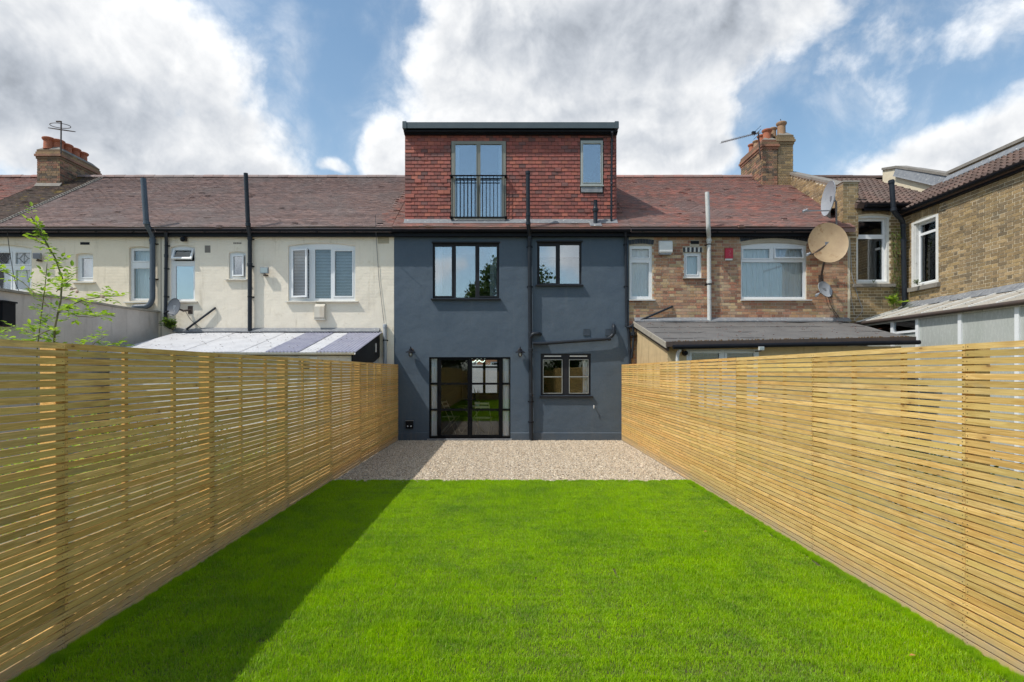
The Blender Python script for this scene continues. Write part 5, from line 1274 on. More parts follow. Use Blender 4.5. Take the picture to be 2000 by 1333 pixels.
def dish(label, c, nrm, r, m, foot, cat='satellite dish', sq=1.08, lnb=1.0, mast=None, up=1, rot=0, tip=None):
    """parabolic reflector on a bracket, with feed arm and receiver"""
    c = Vector(c); nrm = Vector(nrm).normalized(); t = thing('satellite_dish', label, cat, foot)
    prof = []; n = 7; dp = r*.22
    for i in range(n+1):
        q_ = i/n; prof.append((r*q_, dp*q_*q_))
    pr = prof + [(r*1.02, dp+.004), (r*1.02, dp-.012)] + [(a, b-.012) for a, b in prof[::-1][1:]]
    side = nrm.cross(Vector((0, 0, 1))).normalized(); upv = side.cross(nrm).normalized()
    mb = MB(); N_ = 28
    for (rr_, hh_) in pr:
        for k in range(N_):
            a = 2*math.pi*k/N_; mb.V.append(c + nrm*(hh_-dp) + side*math.cos(a)*max(rr_, 1e-4) + upv*math.sin(a)*max(rr_, 1e-4)*sq)
    for i in range(len(pr)-1):
        for k in range(N_):
            a = i*N_+k; b = i*N_+(k+1) % N_; mb.F.append((a, b, b+N_, a+N_))
    mb.build('reflector', m, t, smooth=True)
    tip = tip or c + nrm*r*1.05*lnb - upv*r*.35*up
    rim = c + (tip-c-nrm*(tip-c).dot(nrm)).normalized()*r*1.0; MB().tube([c-nrm*(dp+.02), rim-nrm*.03, tip], .012+r*.012, 8, bend=.1*r).build('feed_arm', M['galv'] if m is not M['dish_t'] else M['dark_metal'], t)
    MB().lathe([(.03, -.03), (.035, .03), (.02, .04), (.018, .09), (.024, .10)], tip, axis=(c-tip), n=12).build('receiver', M['dish_g'] if m is not M['dish_d'] else M['black'], t, smooth=True)
    foot = Vector(foot); back = c - nrm*(dp+.03)
    MB().tube([back, (back+foot)/2+Vector((0, 0, -.05)), foot] if not mast else [back, mast[0]], .022+r*.01, 8).build('bracket_arm', M['dark_metal'], t)
    MB().box(back.x-.05, back.x+.05, back.y-.03, back.y+.03, back.z-.06, back.z+.06).build('clamp', M['galv'], t)
    if mast: MB().tube(mast, .024, 10).build('mast', M['galv'], t, smooth=True)
    else: MB().box(foot.x-.06, foot.x+.06, foot.y-.012, foot.y+.001, foot.z-.10, foot.z+.10).build('wall_plate', M['dark_metal'], t)
    return t
dish('large rust stained tan satellite dish beside the net curtained window', PP(1618, 474, 13.75), (-.20, -1, .22), .435, M['dish_t'], PP(1603, 545, D), sq=1.16, tip=PP(1577, 498, 13.35))
cc = PP(1617, 388, 14.0)
dish('tall grey satellite dish seen nearly edge on, standing on a mast above the tan dish', cc, (-.99, .10, .10), .36, M['dish_g'], PP(1633, 450, 14.2), sq=1.14, mast=[PP(1630, 392, 14.1), PP(1633, 395, 14.2), PP(1634, 455, 14.35)], tip=PP(1570, 413, 13.9))
dish('small pale grey satellite dish under the tan dish on the brick wall', PP(1612, 565, D-.30), (.36, -1, .40), .205, M['dish_g'], PP(1621, 574, D), sq=1.02, tip=PP(1595, 577, 13.85))
dish('small dark grey satellite dish beside the thin downpipe on the ivory wall', PP(339, 600, D-.32), (-.30, -.95, .16), .195, M['dish_d'], PP(372, 606, D), sq=1.12, tip=PP(323, 612, 13.85))
# ---- cables
def cable(label, pts, r=.006, m=None, cat='cable'):
    mb = MB().tube(pts, r, 5, bend=.1); mb.build('cable', m or M['cord'], None, label, cat)
cable('thin grey cable hanging down the right end of the ivory wall', [wp(733, 420, .5), wp(734, 440, .35), wp(735, 470, .03), wp(740, 545, .02), wp(750, 632, .03)], .006, M['dish_d'])
cable('black cable drooping across the cream wall at the left edge', [wp(14, 452, .25), wp(20, 500, .1), wp(30, 555, .12), wp(44, 582, .1), wp(50, 610, .02)], .008)
cable('thin black cable from the dark dish to the lean-to flashing', [wp(362, 608, .1), wp(372, 625, .03), wp(392, 642, .03), wp(415, 650, .03)], .006)
cable('thin cable hanging from the small pale dish on the brick wall', [wp(1616, 575, .1), wp(1624, 600, .03), wp(1640, 622, .03), wp(1650, 630, .1)], .006)
cable('second thin cable from the small pale dish, curving left', [wp(1612, 578, .1), wp(1618, 600, .03), wp(1630, 612, .03), wp(1638, 630, .1)], .005)
cable('pale grey cable looping down the left edge of the yellow brick wall', [wp(1660, 470, .03), wp(1664, 540, .03), wp(1676, 580, .03), wp(1686, 608, .05), wp(1668, 626, .1)], .008, M['dish_g'])
cable('second pale cable beside the looping one on the yellow brick wall', [wp(1656, 462, .03), wp(1659, 560, .03), wp(1668, 615, .05)], .006, M['dish_g'])
# ---- aerials
t = thing('tv_aerial', 'long toothed television aerial in front of the right chimneys', 'aerial', PP(1486, 312, 17.1))
MB().tube([PP(1486, 312, 17.2), PP(1484, 300, 17.15), PP(1481, 258, 17.15)], .022, 8).build('mast', M['dark_metal'], t)
a, b = PP(1409, 278.5, 17.1), PP(1483, 259.5, 17.1)
MB().tube([a, b], .013, 6).build('boom', M['galv'], t)
mb = MB()
for k in range(19):
    p = a.lerp(b, k/18.5); mb.tube([p+Vector((0, -.12, 0)), p+Vector((0, .12, 0))], .005, 4); mb.tube([p+Vector((0, 0, -.035)), p+Vector((0, 0, .035))], .006, 4)
mb.build('elements', M['galv'], t, kind='stuff')
for dz in (-.10, 0, .10): MB().tube([b+Vector((-.06, -.25, dz)), b+Vector((-.06, .25, dz))], .008, 4).build('reflector_rod', M['dark_metal'], t)
MB().box(b.x-.22, b.x-.12, 17.06, 17.14, b.z-.05, b.z+.03).build('junction_box', M['black'], t)
t = thing('tv_aerial', 'dark looped aerial on the left chimney', 'aerial', PP(119, 292, 17.28))
MB().tube([PP(119, 300, 17.27), PP(119.5, 237, 17.27)], .020, 8).build('mast', M['dark_metal'], t)
for cx, cy, rx_, rz_, tl_ in ((121, 254, .34, .10, -.16), (118, 246, .22, .05, .1)):
    c = PP(cx, cy, 17.27)
    MB().tube([c+Vector((rx_*math.cos(k*.2618), .30*math.sin(k*.2618), rz_*math.sin(k*.2618)+tl_*rx_*math.cos(k*.2618))) for k in range(25)], .010, 6, cap=False).build('loop', M['dark_metal'], t, smooth=True)
MB().box(PP(110, 0, 17.27).x, PP(119, 0, 17.27).x, 17.25, 17.29, Z(239, 17.27), Z(236.8, 17.27)).build('cross_piece', M['dark_metal'], t)
MB().tube([PP(1529, 246, 17.4), PP(1524, 233, 17.4)], .01, 5).build('aerial_rod', M['dark_metal'], None, 'thin broken rod on the tall buff chimney pot', 'rod')

# ================================================================== fences
unit(M['wood'], 'slat')
PITCH = .0464; NROW = 41
def fence(sg, xf, label, y_end, phase):
    t = thing('slatted_fence', label, 'fence', (xf, 5, 0), 'slatted timber fences along the lawn')
    posts = [phase+1.8*k for k in range(-5, 7) if -5.6 < phase+1.8*k < y_end-.2]+[y_end-.06]
    xb0, xb1 = xf, xf-sg*.019     # slats are behind the face plane
    rows = NROW; hid = MB(); vis = []
    for i in range(rows):
        z = .012+i*PITCH; par = rnd.randrange(2)
        cuts = [-5.9]
        for k, p in enumerate(posts[:-1]):
            if (k+par) % 2 == 0 or rnd.random() < .30 or k % 4 == 1 and rnd.random() < .6: cuts.append(p+.012*rnd.uniform(-1, 1)*0)
        cuts.append(y_end)
        for a, b in zip(cuts, cuts[1:]):
            if b-a > .05: (vis if b > 2.6 else hid_list).append((a, b, z)) if False else vis.append((a, b, z))
    k = 0
    for a, b, z in sorted(vis, key=lambda q: -q[1] if q[1] < 2.6 else -100+q[0]):
        h_ = (.0369 if sg > 0 else .0358)+rnd.uniform(-.001, .001); dx = rnd.uniform(-.0012, .0012); dz = rnd.uniform(-.0018, .0018); tz = rnd.gauss(0, .0022)
        xs_ = sorted((xf+dx, xf-sg*.019+dx))
        if b > 2.6 and k < 300:
            L = b-a-.003
            Mx = Matrix(((xs_[1]-xs_[0], 0, 0, xs_[0]), (0, L, 0, a+.0015), (0, tz, h_, z+dz), (0, 0, 0, 1)))
            o = place('slat', unit(M['wood'], 'slat'), Mx, t); k += 1
        else: hid.box(xs_[0], xs_[1], a+.0015, b-.0015, z+dz, z+dz+h_)
    hid.build('remaining_slats', M['wood'], t, kind='stuff')
    xa, xb = sorted((xf-sg*.0195, xf-sg*.115))
    for p in posts: MB().box(xa, xb, p-.05, p+.05, -.1, 1.90).build('post', M['wood'], t)
    xa, xb = sorted((xf-sg*.0195, xf-sg*.042))
    for p, p2 in zip(posts, posts[1:]):
        for f in (1/3, 2/3):
            yy_ = p+(p2-p)*f; MB().box(xa, xb, yy_-.02, yy_+.02, 0, 1.89).build('batten', M['wood'], t)
    sc_ = MB(); xs0, xs1 = sorted((xf, xf+sg*.0012))
    for p in posts:
        if 2.8 < p < 8.5:
            for i in range(rows):
                z = .012+i*PITCH+.018+rnd.uniform(-.004, .004)
                for dy in ((-.018, .018) if p in posts else (0,)):
                    y_ = p+dy+rnd.uniform(-.004, .004); sc_.box(xs0-.002, xs1+.0005, y_-.002, y_+.002, z-.002, z+.002)
    sc_.build('screws', M['dark_metal'], t, kind='stuff', fix=False)
    return t
fence(1, XL, 'shaded left fence of horizontal pine slats with daylight through the gaps', D-.02, 3.54)
fence(-1, XR, 'sunlit right fence of horizontal golden pine slats', D-.02, 3.60)
# board fence closing the garden behind the camera
t = thing('board_fence', 'plain board fence at the far end of the lawn, seen in the door glass', 'fence', (0, -6.1, 0))
for k in range(38): MB().box(XL-.1+k*.152, XL-.1+k*.152+.147, -6.2, -6.17, 0, 1.8+rnd.uniform(-.01, .01)).build('board', M['wood'], t)

# ================================================================== lawn and gravel
def vmesh(name, V, F, m, attr=None):
    me = bpy.data.meshes.new(name); V = np.asarray(V, dtype=np.float32); F = np.asarray(F, dtype=np.int32)
    me.vertices.add(len(V)); me.vertices.foreach_set('co', V.ravel())
    n = F.shape[1]; me.loops.add(F.size); me.loops.foreach_set('vertex_index', F.ravel())
    me.polygons.add(len(F)); me.polygons.foreach_set('loop_start', np.arange(0, F.size, n, dtype=np.int32)); me.polygons.foreach_set('loop_total', np.full(len(F), n, dtype=np.int32))
    me.update(calc_edges=True)
    if attr is not None:
        at = me.attributes.new('hh', 'FLOAT', 'POINT'); at.data.foreach_set('value', np.asarray(attr, dtype=np.float32))
    me.materials.append(m); return me
def grass_patch(seed, S=.25, n=2300, edge=False):
    r = np.random.default_rng(seed)
    bx, by = r.uniform(-S/2, S/2, n), r.uniform(-S/2, S/2, n)
    H = r.gamma(11, .0026, n).clip(.014, .048); az = r.uniform(0, 2*np.pi, n); ln = r.gamma(2.2, .16, n).clip(.05, 1.1)*H
    w_ = r.uniform(.0009, .0018, n); dx, dy = np.cos(az)*ln, np.sin(az)*ln
    fa = az+np.pi/2+r.normal(0, .6, n); sx, sy = np.cos(fa)*w_, np.sin(fa)*w_
    P = np.zeros((n, 5, 3)); A = np.zeros((n, 5))
    P[:, 0] = np.stack([bx-sx, by-sy, bx*0], 1); P[:, 1] = np.stack([bx+sx, by+sy, bx*0], 1)
    P[:, 2] = np.stack([bx+sx*.8+dx*.3, by+sy*.8+dy*.3, H*.58], 1); P[:, 3] = np.stack([bx-sx*.8+dx*.3, by-sy*.8+dy*.3, H*.58], 1)
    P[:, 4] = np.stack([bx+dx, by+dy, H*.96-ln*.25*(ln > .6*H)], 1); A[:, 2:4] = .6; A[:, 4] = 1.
    i = np.arange(n)[:, None]*5
    T1 = i+np.array([0, 1, 2]); T2 = i+np.array([0, 2, 3]); T3 = i+np.array([3, 2, 4])
    return vmesh('grass_patch', P.reshape(-1, 3), np.concatenate([T1, T2, T3]), M['grass'], A.ravel())
def pebble_patch(seed, S=.4, n=1500):
    r = np.random.default_rng(seed)
    bm = bmesh.new(); bmesh.ops.create_icosphere(bm, subdivisions=1, radius=1.); bv = np.array([v.co[:] for v in bm.verts]); bf = np.array([[v.index for v in f.verts] for f in bm.faces]); bm.free()
    k = len(bv); V = np.zeros((n, k, 3))
    sz = r.gamma(7, .00105, n).clip(.003, .016)
    for i in range(n):
        s_ = sz[i]*np.array([r.uniform(.9, 1.6), r.uniform(.8, 1.2), r.uniform(.5, .85)])
        a, b_ = r.uniform(0, 6.28), r.normal(0, .35); ca, sa, cb, sb = np.cos(a), np.sin(a), np.cos(b_), np.sin(b_)
        Rm = np.array([[ca, -sa, 0], [sa, ca, 0], [0, 0, 1]]) @ np.array([[cb, 0, sb], [0, 1, 0], [-sb, 0, cb]])
        q_ = (bv*(1+r.normal(0, .13, (k, 1))))*s_ @ Rm.T
        V[i] = q_+np.array([r.uniform(-S/2, S/2), r.uniform(-S/2, S/2), s_[2]*.4+r.uniform(-.004, .010)])
    F = (np.arange(n)[:, None, None]*k+bf[None]).reshape(-1, 3)
    return vmesh('pebble_patch', V.reshape(-1, 3), F, M['gravel'])
def scatter(name, pts, rots, srcs, scl=None, label=None, cat=None):
    me = bpy.data.meshes.new(name); me.from_pydata([tuple(p) for p in pts], [], [])
    a = me.attributes.new('rot', 'FLOAT_VECTOR', 'POINT'); a.data.foreach_set('vector', np.array([(0, 0, r_) for r_ in rots], dtype=np.float32).ravel())
    a = me.attributes.new('sc', 'FLOAT_VECTOR', 'POINT'); a.data.foreach_set('vector', np.array(scl if scl is not None else [(1, 1, 1)]*len(pts), dtype=np.float32).ravel())
    ob = bpy.data.objects.new(name, me); C.objects.link(ob); WL[ob.name] = Vector((0, 0, 0))
    col_ = bpy.data.collections.new(name+'_sources')
    for k, s_ in enumerate(srcs):
        o_ = bpy.data.objects.new(s_.name, s_); col_.objects.link(o_)
    ng = bpy.data.node_groups.new(name, 'GeometryNodeTree'); ng.interface.new_socket('Geometry', in_out='INPUT', socket_type='NodeSocketGeometry'); ng.interface.new_socket('Geometry', in_out='OUTPUT', socket_type='NodeSocketGeometry')
    T = NT(ng); gi, go = T.new('NodeGroupInput'), T.new('NodeGroupOutput'); ip = T.new('GeometryNodeInstanceOnPoints'); ci = T.new('GeometryNodeCollectionInfo')
    ci.inputs['Collection'].default_value = col_; ci.inputs['Separate Children'].default_value = True; ci.inputs['Reset Children'].default_value = True
    ip.inputs['Pick Instance'].default_value = True
    ra = T.new('GeometryNodeInputNamedAttribute', data_type='FLOAT_VECTOR'); ra.inputs[0].default_value = 'rot'
    sa_ = T.new('GeometryNodeInputNamedAttribute', data_type='FLOAT_VECTOR'); sa_.inputs[0].default_value = 'sc'
    rv = T.new('FunctionNodeRandomValue', data_type='INT'); rv.inputs['Min'].default_value = 0; rv.inputs['Max'].default_value = len(srcs)-1
    T.l.new(gi.outputs[0], ip.inputs['Points']); T.l.new(ci.outputs[0], ip.inputs['Instance'])
    T.l.new(ra.outputs[0], ip.inputs['Rotation']); T.l.new(sa_.outputs[0], ip.inputs['Scale'])
    for s_ in rv.outputs:
        if s_.type == 'INT' and s_.enabled: T.l.new(s_, ip.inputs['Instance Index'])
    T.l.new(ip.outputs[0], go.inputs[0])
    md = ob.modifiers.new('scatter', 'NODES'); md.node_group = ng
    return props(ob, label, cat, kind='stuff')
r_ = np.random.default_rng(4); pts = []; rots = []; sc_l = []
y = -6.0+.12
while y < 8.95:
    x = XL+.105
    while x < XR-.07:
        lim = 8.94
        if y < lim:
            wgt = .85+.2*math.sin(x*1.7+y*.9)+.12*math.sin(x*4.1-y*2.3)
            if x < XL+.2 or x > XR-.2: wgt *= 1.05
            pts.append((x+r_.normal(0, .012), y+r_.normal(0, .012), -.006)); rots.append(float(r_.integers(0, 4))*math.pi/2+r_.normal(0, .12)); sc_l.append((1.04, 1.04, float(np.clip(wgt*r_.uniform(.9, 1.1), .65, 1.25))))
        x += .23
    y += .23
# ragged edge tufts along the gravel and the fences
for k in range(260):
    x = XL+.03+r_.uniform(0, 1)*(XR-XL-.06); pts.append((x, 9.0+r_.normal(0, .022)+.012*math.sin(x*5), -.008)); rots.append(r_.uniform(0, 6.28)); s_ = r_.uniform(.12, .34); sc_l.append((s_, s_, r_.uniform(.5, 1.0)))
for k in range(1500):
    sd_ = r_.integers(0, 2); pts.append(((XL+.03 if sd_ else XR-.03)+r_.normal(0, .015), r_.uniform(2.4, 8.95), -.01)); rots.append(r_.uniform(0, 6.28)); s_ = r_.uniform(.10, .28); sc_l.append((s_, s_, r_.uniform(.5, 1.35)))
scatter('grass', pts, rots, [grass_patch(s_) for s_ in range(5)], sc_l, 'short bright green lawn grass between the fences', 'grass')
pts = []; rots = []; y = 9.02+.16
while y < D-.1:
    x = XL-.02+.16
    while x < XR+.05:
        pts.append((x, y+(.012*math.sin(x*5) if y < 9.3 else 0), -.014)); rots.append(float(r_.integers(0, 4))*math.pi/2); x += .36
    y += .36
for k in range(140): pts.append((r_.uniform(XL+.05, XR-.05), 9.05+r_.normal(0, .02), -.016)); rots.append(r_.uniform(0, 6))
sc2 = [(1, 1, 1)]*(len(pts)-140)+[(.12, .12, .8)]*140
scatter('gravel', pts, rots, [pebble_patch(s_) for s_ in (1, 2, 3)], sc2, 'beige gravel strip in front of the blue house', 'gravel')
# a few stray things on the lawn
for (px, py, lab) in ((1782, 1292, 'small orange dead leaf on the lawn near the right fence'), (1378, 1045, 'tiny dead leaf on the lawn below the gravel, right side')):
    Yg = FOC*CAMZ/(py-VPY); p = Vector((X(px, Yg), Yg, .035)); mb = MB(); s_ = .018
    mb.V = [p+Vector(q_)*s_ for q_ in ((-1.2,0,0),(0,-.6,.3),(1.2,0,.1),(0,.6,.4),(0,0,0))]; mb.F = [(0,1,4),(1,2,4),(2,3,4),(3,0,4)]
    mb.build('dead_leaf', mk('dead_leaf', (.45, .22, .07), (.38, .18, .06), bst=0), None, lab, 'leaf', fix=False)

# ================================================================== plants
def leaf_mesh(m, L=1., W_=.5):
    k = ('leaf', m.name)
    if k not in _unit:
        mb = MB(); mb.V = [Vector(v) for v in ((0,0,0),(.25,.20,.05),(.6,.24,.03),(1,0,-.10),(.6,-.24,.03),(.25,-.20,.05),(.3,0,-.02),(.65,0,-.04))]
        mb.F = [(0,1,6),(1,2,7,6),(2,3,7),(3,4,7),(4,5,6,7),(5,0,6)]
        _unit[k] = mb.mesh('leaf', m, origin=Vector((0,0,0)), fix=False)[0]
    return _unit[k]
def leafmat(p, d, s_, rg):
    d = Vector(d).normalized(); up = Vector((rg.uniform(-.5, .5), rg.uniform(-.5, .5), 1)); sd_ = up.cross(d)
    if sd_.length < .05: sd_ = Vector((1, 0, 0))
    sd_.normalize(); n_ = d.cross(sd_)
    return Matrix(((d.x*s_, sd_.x*s_, n_.x*s_, p.x), (d.y*s_, sd_.y*s_, n_.y*s_, p.y), (d.z*s_, sd_.z*s_, n_.z*s_, p.z), (0, 0, 0, 1)))
def leafy(t, mats, me, nparts=300, name='leaf'):
    rest = MB()
    for i, Mx in enumerate(mats):
        if i < nparts: place(name, me, Mx, t)
        else:
            k = len(rest.V); rest.V += [Mx @ v.co for v in me.vertices]; rest.F += [tuple(k+q for q in p.vertices) for p in me.polygons]
    if rest.F: rest.build('foliage', me.materials[0], t, kind='stuff', fix=False)
rg = random.Random(21)
SY = 5.4
shr = thing('leafy_shrub', 'tall thin shrub with fresh green leaves and pale pink blooms behind the left fence', 'shrub', (-3.45, SY, 0))
def S(px, py, dy=0): return PP(px, py, SY+dy)
stems = [([S(105, 690), S(107, 640), S(118, 590, .1), S(122, 545, .15), S(108, 505, .1), S(88, 470), S(72, 442), S(61, 424, -.05)], .011),
         ([S(72, 690, .2), S(80, 620, .2), S(88, 560, .25), S(92, 515, .2)], .007),
         ([S(112, 610), S(140, 596, -.1), S(165, 585, -.2), S(205, 580, -.25), S(243, 578, -.3)], .006),
         ([S(95, 600, .1), S(70, 575, .1), S(45, 552, .15), S(15, 535, .2), S(-20, 525, .2)], .006),
         ([S(80, 660, .1), S(50, 645, .2), S(25, 640, .25), S(-10, 655, .3)], .006),
         ([S(120, 600), S(150, 618, -.1), S(180, 620, -.2), S(215, 616, -.3)], .005),
         ([S(110, 570, .1), S(128, 555, .0), S(142, 545, -.1)], .004), ([S(100, 495, .1), S(92, 480, 0), S(70, 470, -.1), S(60, 462, -.1)], .004),
         ([S(110, 640), S(85, 650, -.2), S(50, 668, -.3), S(10, 672, -.3)], .005),
         ([S(160, 700, -.1), S(185, 670, -.15), S(205, 658, -.2)], .004), ([S(205, 690, -.1), S(220, 676, -.15), S(240, 675, -.2)], .004)]
lm = leaf_mesh(M['leaf_y']); mats = []
for pts_, r0_ in stems:
    full = [Vector((pts_[0].x, pts_[0].y, 0))]+pts_ if r0_ > .0065 else pts_
    MB().tube(full, [r0_*(1-.7*i/len(full)) for i in range(len(full))], 6).build('stem', M['stem'], shr, smooth=True)
    for a, b in zip(pts_, pts_[1:]):
        L = (b-a).length; n = max(1, int(L/.044))
        for k in range(n):
            p = a.lerp(b, (k+rg.random())/n); ax = (b-a).normalized()
            d = Vector((rg.uniform(-1, 1), rg.uniform(-1, 1), rg.uniform(-.2, .7))).normalized()*.7+ax*.5; d.normalize()
            Lr = rg.uniform(.07, .13); e = p+d*Lr
            sd_ = d.cross(Vector((0, 0, 1))).normalized()
            for f in (.35, .65, .95):
                q_ = p+d*Lr*f-Vector((0, 0, .02*f*f))
                for s_ in (-1, 1): mats.append(leafmat(q_, d*.5+sd_*s_+Vector((0, 0, rg.uniform(-.3, .3))), rg.uniform(.044, .066), rg))
            mats.append(leafmat(e, d-Vector((0, 0, .3)), rg.uniform(.048, .070), rg))
rg.shuffle(mats); leafy(shr, mats, lm)
for c_ in (S(200, 583, -.25), S(150, 573, -.1), S(143, 566, .1)):
    mb = MB()
    for k in range(7):
        d = Vector((rg.uniform(-1, 1), rg.uniform(-1, 1), rg.uniform(-.1, 1))).normalized(); Mx = leafmat(c_, d, .038, rg); i = len(mb.V); mb.V += [Mx @ (v.co*Vector((1, 1.6, 1)) if False else Vector((v.co.x, v.co.y*1.7, v.co.z))) for v in lm.vertices]; mb.F += [tuple(i+q for q in p.vertices) for p in lm.polygons]
    mb.build('bloom', M['petal'], shr, fix=False)
def bush(label, c, rx, ry, h, n, m, ls, trunk=True, group=None, cat='shrub', name='bush', np_=0, seed=1):
    rg = random.Random(seed); t = thing(name, label, cat, (c[0], c[1], 0), group); mats = []; lm_ = leaf_mesh(m)
    cl = [(Vector((c[0]+rg.uniform(-1, 1)*rx*.65, c[1]+rg.uniform(-1, 1)*ry*.65, h*rg.uniform(.3, .9))), rg.uniform(.25, .5)) for _ in range(14)]
    for i in range(n):
        cc_, rr_ = rg.choice(cl); d = Vector((rg.gauss(0, 1), rg.gauss(0, 1), rg.gauss(0, 1))).normalized()*rr_*rg.random()**.4
        p = cc_+Vector((d.x*rx, d.y*ry, d.z*h*.5)); p.z = max(p.z, .03)
        mats.append(leafmat(p, (rg.uniform(-1, 1), rg.uniform(-1, 1), rg.uniform(-.6, .5)), ls*rg.uniform(.7, 1.3), rg))
    leafy(t, mats, lm_, np_)
    mb = MB()
    for k in range(5): e = rg.choice(cl)[0]; mb.tube([(c[0]+rg.uniform(-.05, .05), c[1], 0), ((c[0]+e.x)/2+.05, (c[1]+e.y)/2, e.z*.5), e], [.015, .01, .005], 5)
    mb.build('stems', M['stem'], t, kind='stuff')
    return t
bush('bright green shrub glimpsed through the nearest slats of the left fence', (-3.6, 4.0), .8, 1.2, 1.5, 2600, M['leaf_y'], .05, seed=3)
bush('mid green shrub glimpsed through the left fence beside the bright green one', (-3.9, 6.2), .8, 1.1, 1.3, 2200, M['leaf_m'], .055, seed=4)
bush('low shrub glimpsed through the left fence nearest the lean-to', (-3.5, 7.6), .5, .8, .8, 800, M['leaf_y'], .045, seed=5)
bush('dark shrub glimpsed through the nearest slats of the right fence', (3.9, 4.8), .5, 1.4, 1.15, 1300, M['leaf_d'], .05, seed=6)
def tuft(name, label, base_, n, L, m, cat, spread=1., seed=1, out=Vector((0, -1, 0))):
    rg = random.Random(seed); t = thing(name, label, cat, base_); base_ = Vector(base_); mats = []; st_ = MB(); lm_ = leaf_mesh(m)
    for k in range(n):
        d = (Vector((rg.uniform(-1, 1)*spread, 0, rg.uniform(.2, 1.2)))+out*rg.uniform(.1, .7)).normalized(); l_ = L*rg.uniform(.5, 1.)
        pts_ = [base_, base_+d*l_*.5, base_+d*l_-Vector((0, 0, l_*.22))]; st_.tube(pts_, .003, 4)
        for f in range(3, 10):
            f /= 10; p = pts_[0].lerp(pts_[1], f*2) if f < .5 else pts_[1].lerp(pts_[2], f*2-1)
            sd_ = d.cross(Vector((rg.uniform(-.4, .4), rg.uniform(-.4, .4), 1))).normalized()
            for s_ in (-1, 1): mats.append(leafmat(p, sd_*s_+d*.5, l_*.26*(1.15-f*.6), rg))
    leafy(t, mats, lm_, 60); st_.build('stalks', M['stem'], t, kind='stuff'); return t
tuft('weed', 'green weed sprouting at the foot of the thin downpipe on the ivory wall', wp(338, 646, .06), 16, .50, M['leaf_m'], 'weed', .45, 2)
tuft('fern', 'bright green fern at the foot of the black pipe on the yellow brick wall', PP(1745, 598, 14.2), 16, .42, M['leaf_y'], 'fern', 1., 3)
tuft('fern', 'small fern on the sill of the wing window', Vector((9.88, 13.75, ww_[2]+.01)), 8, .22, M['leaf_m'], 'fern', .5, 4, Vector((-1, -.3, 0)))
tuft('weed', 'tiny weed on the sill of the sash window facing the garden on the yellow house', wp(1706, 553, .06), 4, .12, M['leaf_m'], 'weed', .8, 5)
rg = random.Random(8); t = thing('ivy', 'ivy climbing the yellow brick wall behind the black corner pipe', 'ivy', wp(1750, 600, .02)); mats = []; mb = MB()
for k in range(5):
    x0 = 1742+k*3.5; pts_ = [wp(x0+rg.uniform(-3, 3), 600-j*24, .02+rg.uniform(0, .03)) for j in range(7)]; mb.tube(pts_, .006, 4)
    for a, b in zip(pts_, pts_[1:]):
        for j in range(9):
            p = a.lerp(b, rg.random()); mats.append(leafmat(p+Vector((rg.uniform(-.05, .05), -rg.uniform(.0, .06), rg.uniform(-.03, .03))), (rg.uniform(-1, 1), rg.uniform(-.8, 0), rg.uniform(-1, .3)), rg.uniform(.035, .06), rg))
for k in range(60): mats.append(leafmat(PP(1752+rg.uniform(-6, 8), 450+rg.uniform(-10, 50), 14.30+rg.uniform(-.1, .05)), (rg.uniform(-1, 1), -.5, rg.uniform(-1, .3)), .05, rg))
leafy(t, mats, leaf_mesh(M['leaf_m']), 300); mb.build('stems', M['stem'], t, kind='stuff')
# ================================================================== things the glass shows: trees behind the camera, room, street
def tree(label, c, h, cr, n, ls, m, seed, trunk_h=.35):
    rg = random.Random(seed); t = thing('tree', label, 'tree', (c[0], c[1], 0), 'trees behind the camera seen in the window glass'); c = Vector((c[0], c[1], 0))
    mb = MB(); top = c+Vector((rg.uniform(-.3, .3), 0, h*.8)); mb.tube([c, c.lerp(top, .4)+Vector((.1, .1, 0)), top], [h*.03, h*.02, h*.006], 8)
    cl = []
    for k in range(26):
        a = rg.uniform(0, 6.28); z_ = rg.uniform(trunk_h, .95); rr_ = cr*math.sqrt(max(.05, 1-((z_-.62)/.42)**2))*rg.uniform(.3, .85)
        e = c+Vector((math.cos(a)*rr_, math.sin(a)*rr_, z_*h)); cl.append((e, cr*rg.uniform(.22, .38))); mb.tube([c.lerp(top, z_*.7), e], [h*.010, h*.003], 5)
    mb.build('trunk', M['bark'], t)
    N_ = n; V = []; F = []
    for i in range(N_):
        e, rr_ = cl[i % len(cl)]; d = Vector((rg.gauss(0, 1), rg.gauss(0, 1), rg.gauss(0, .8))).normalized()*rr_*(rg.random()**.35)
        p = e+d; a = Vector((rg.uniform(-1, 1), rg.uniform(-1, 1), rg.uniform(-1, 1))).normalized(); b = a.cross(Vector((rg.random(), rg.random(), rg.random()))).normalized(); s_ = ls*rg.uniform(.6, 1.3)
        k = len(V); V += [p, p+(a*.5+b*.35)*s_, p+a*s_, p+(a*.5-b*.35)*s_]; F.append((k, k+1, k+2, k+3))
    mb = MB(); mb.V = V; mb.F = F; mb.build('crown', m, t, fix=False); return t
tree('large dark oak reflected in the wide first floor window of the blue house', (.5, -15.5), 10.3, 4.0, 12000, .27, M['leaf_d'], 1)
tree('smaller tree reflected low in the two light window of the blue house', (5.2, -15), 7.9, 1.2, 2500, .2, M['leaf_m'], 2)
tree('dense tree added behind the lawn to keep the french door reflections dark', (-4.5, -9), 5.2, 2.2, 5000, .22, M['leaf_d'], 3, .1)  # added out of view, keeps the reflected end of the garden dark
tree('bushy tree added to keep the right side of the french door reflections dark', (3.5, -9.5), 5.0, 2.4, 5000, .22, M['leaf_m'], 4, .1)  # also added out of view for a dark reflection
tree('round tree added behind the middle of the end fence to keep reflections dark', (-.6, -10.5), 5.4, 2.3, 5000, .22, M['leaf_d'], 5, .1)  # third added tree, darkens the reflection above the end fence
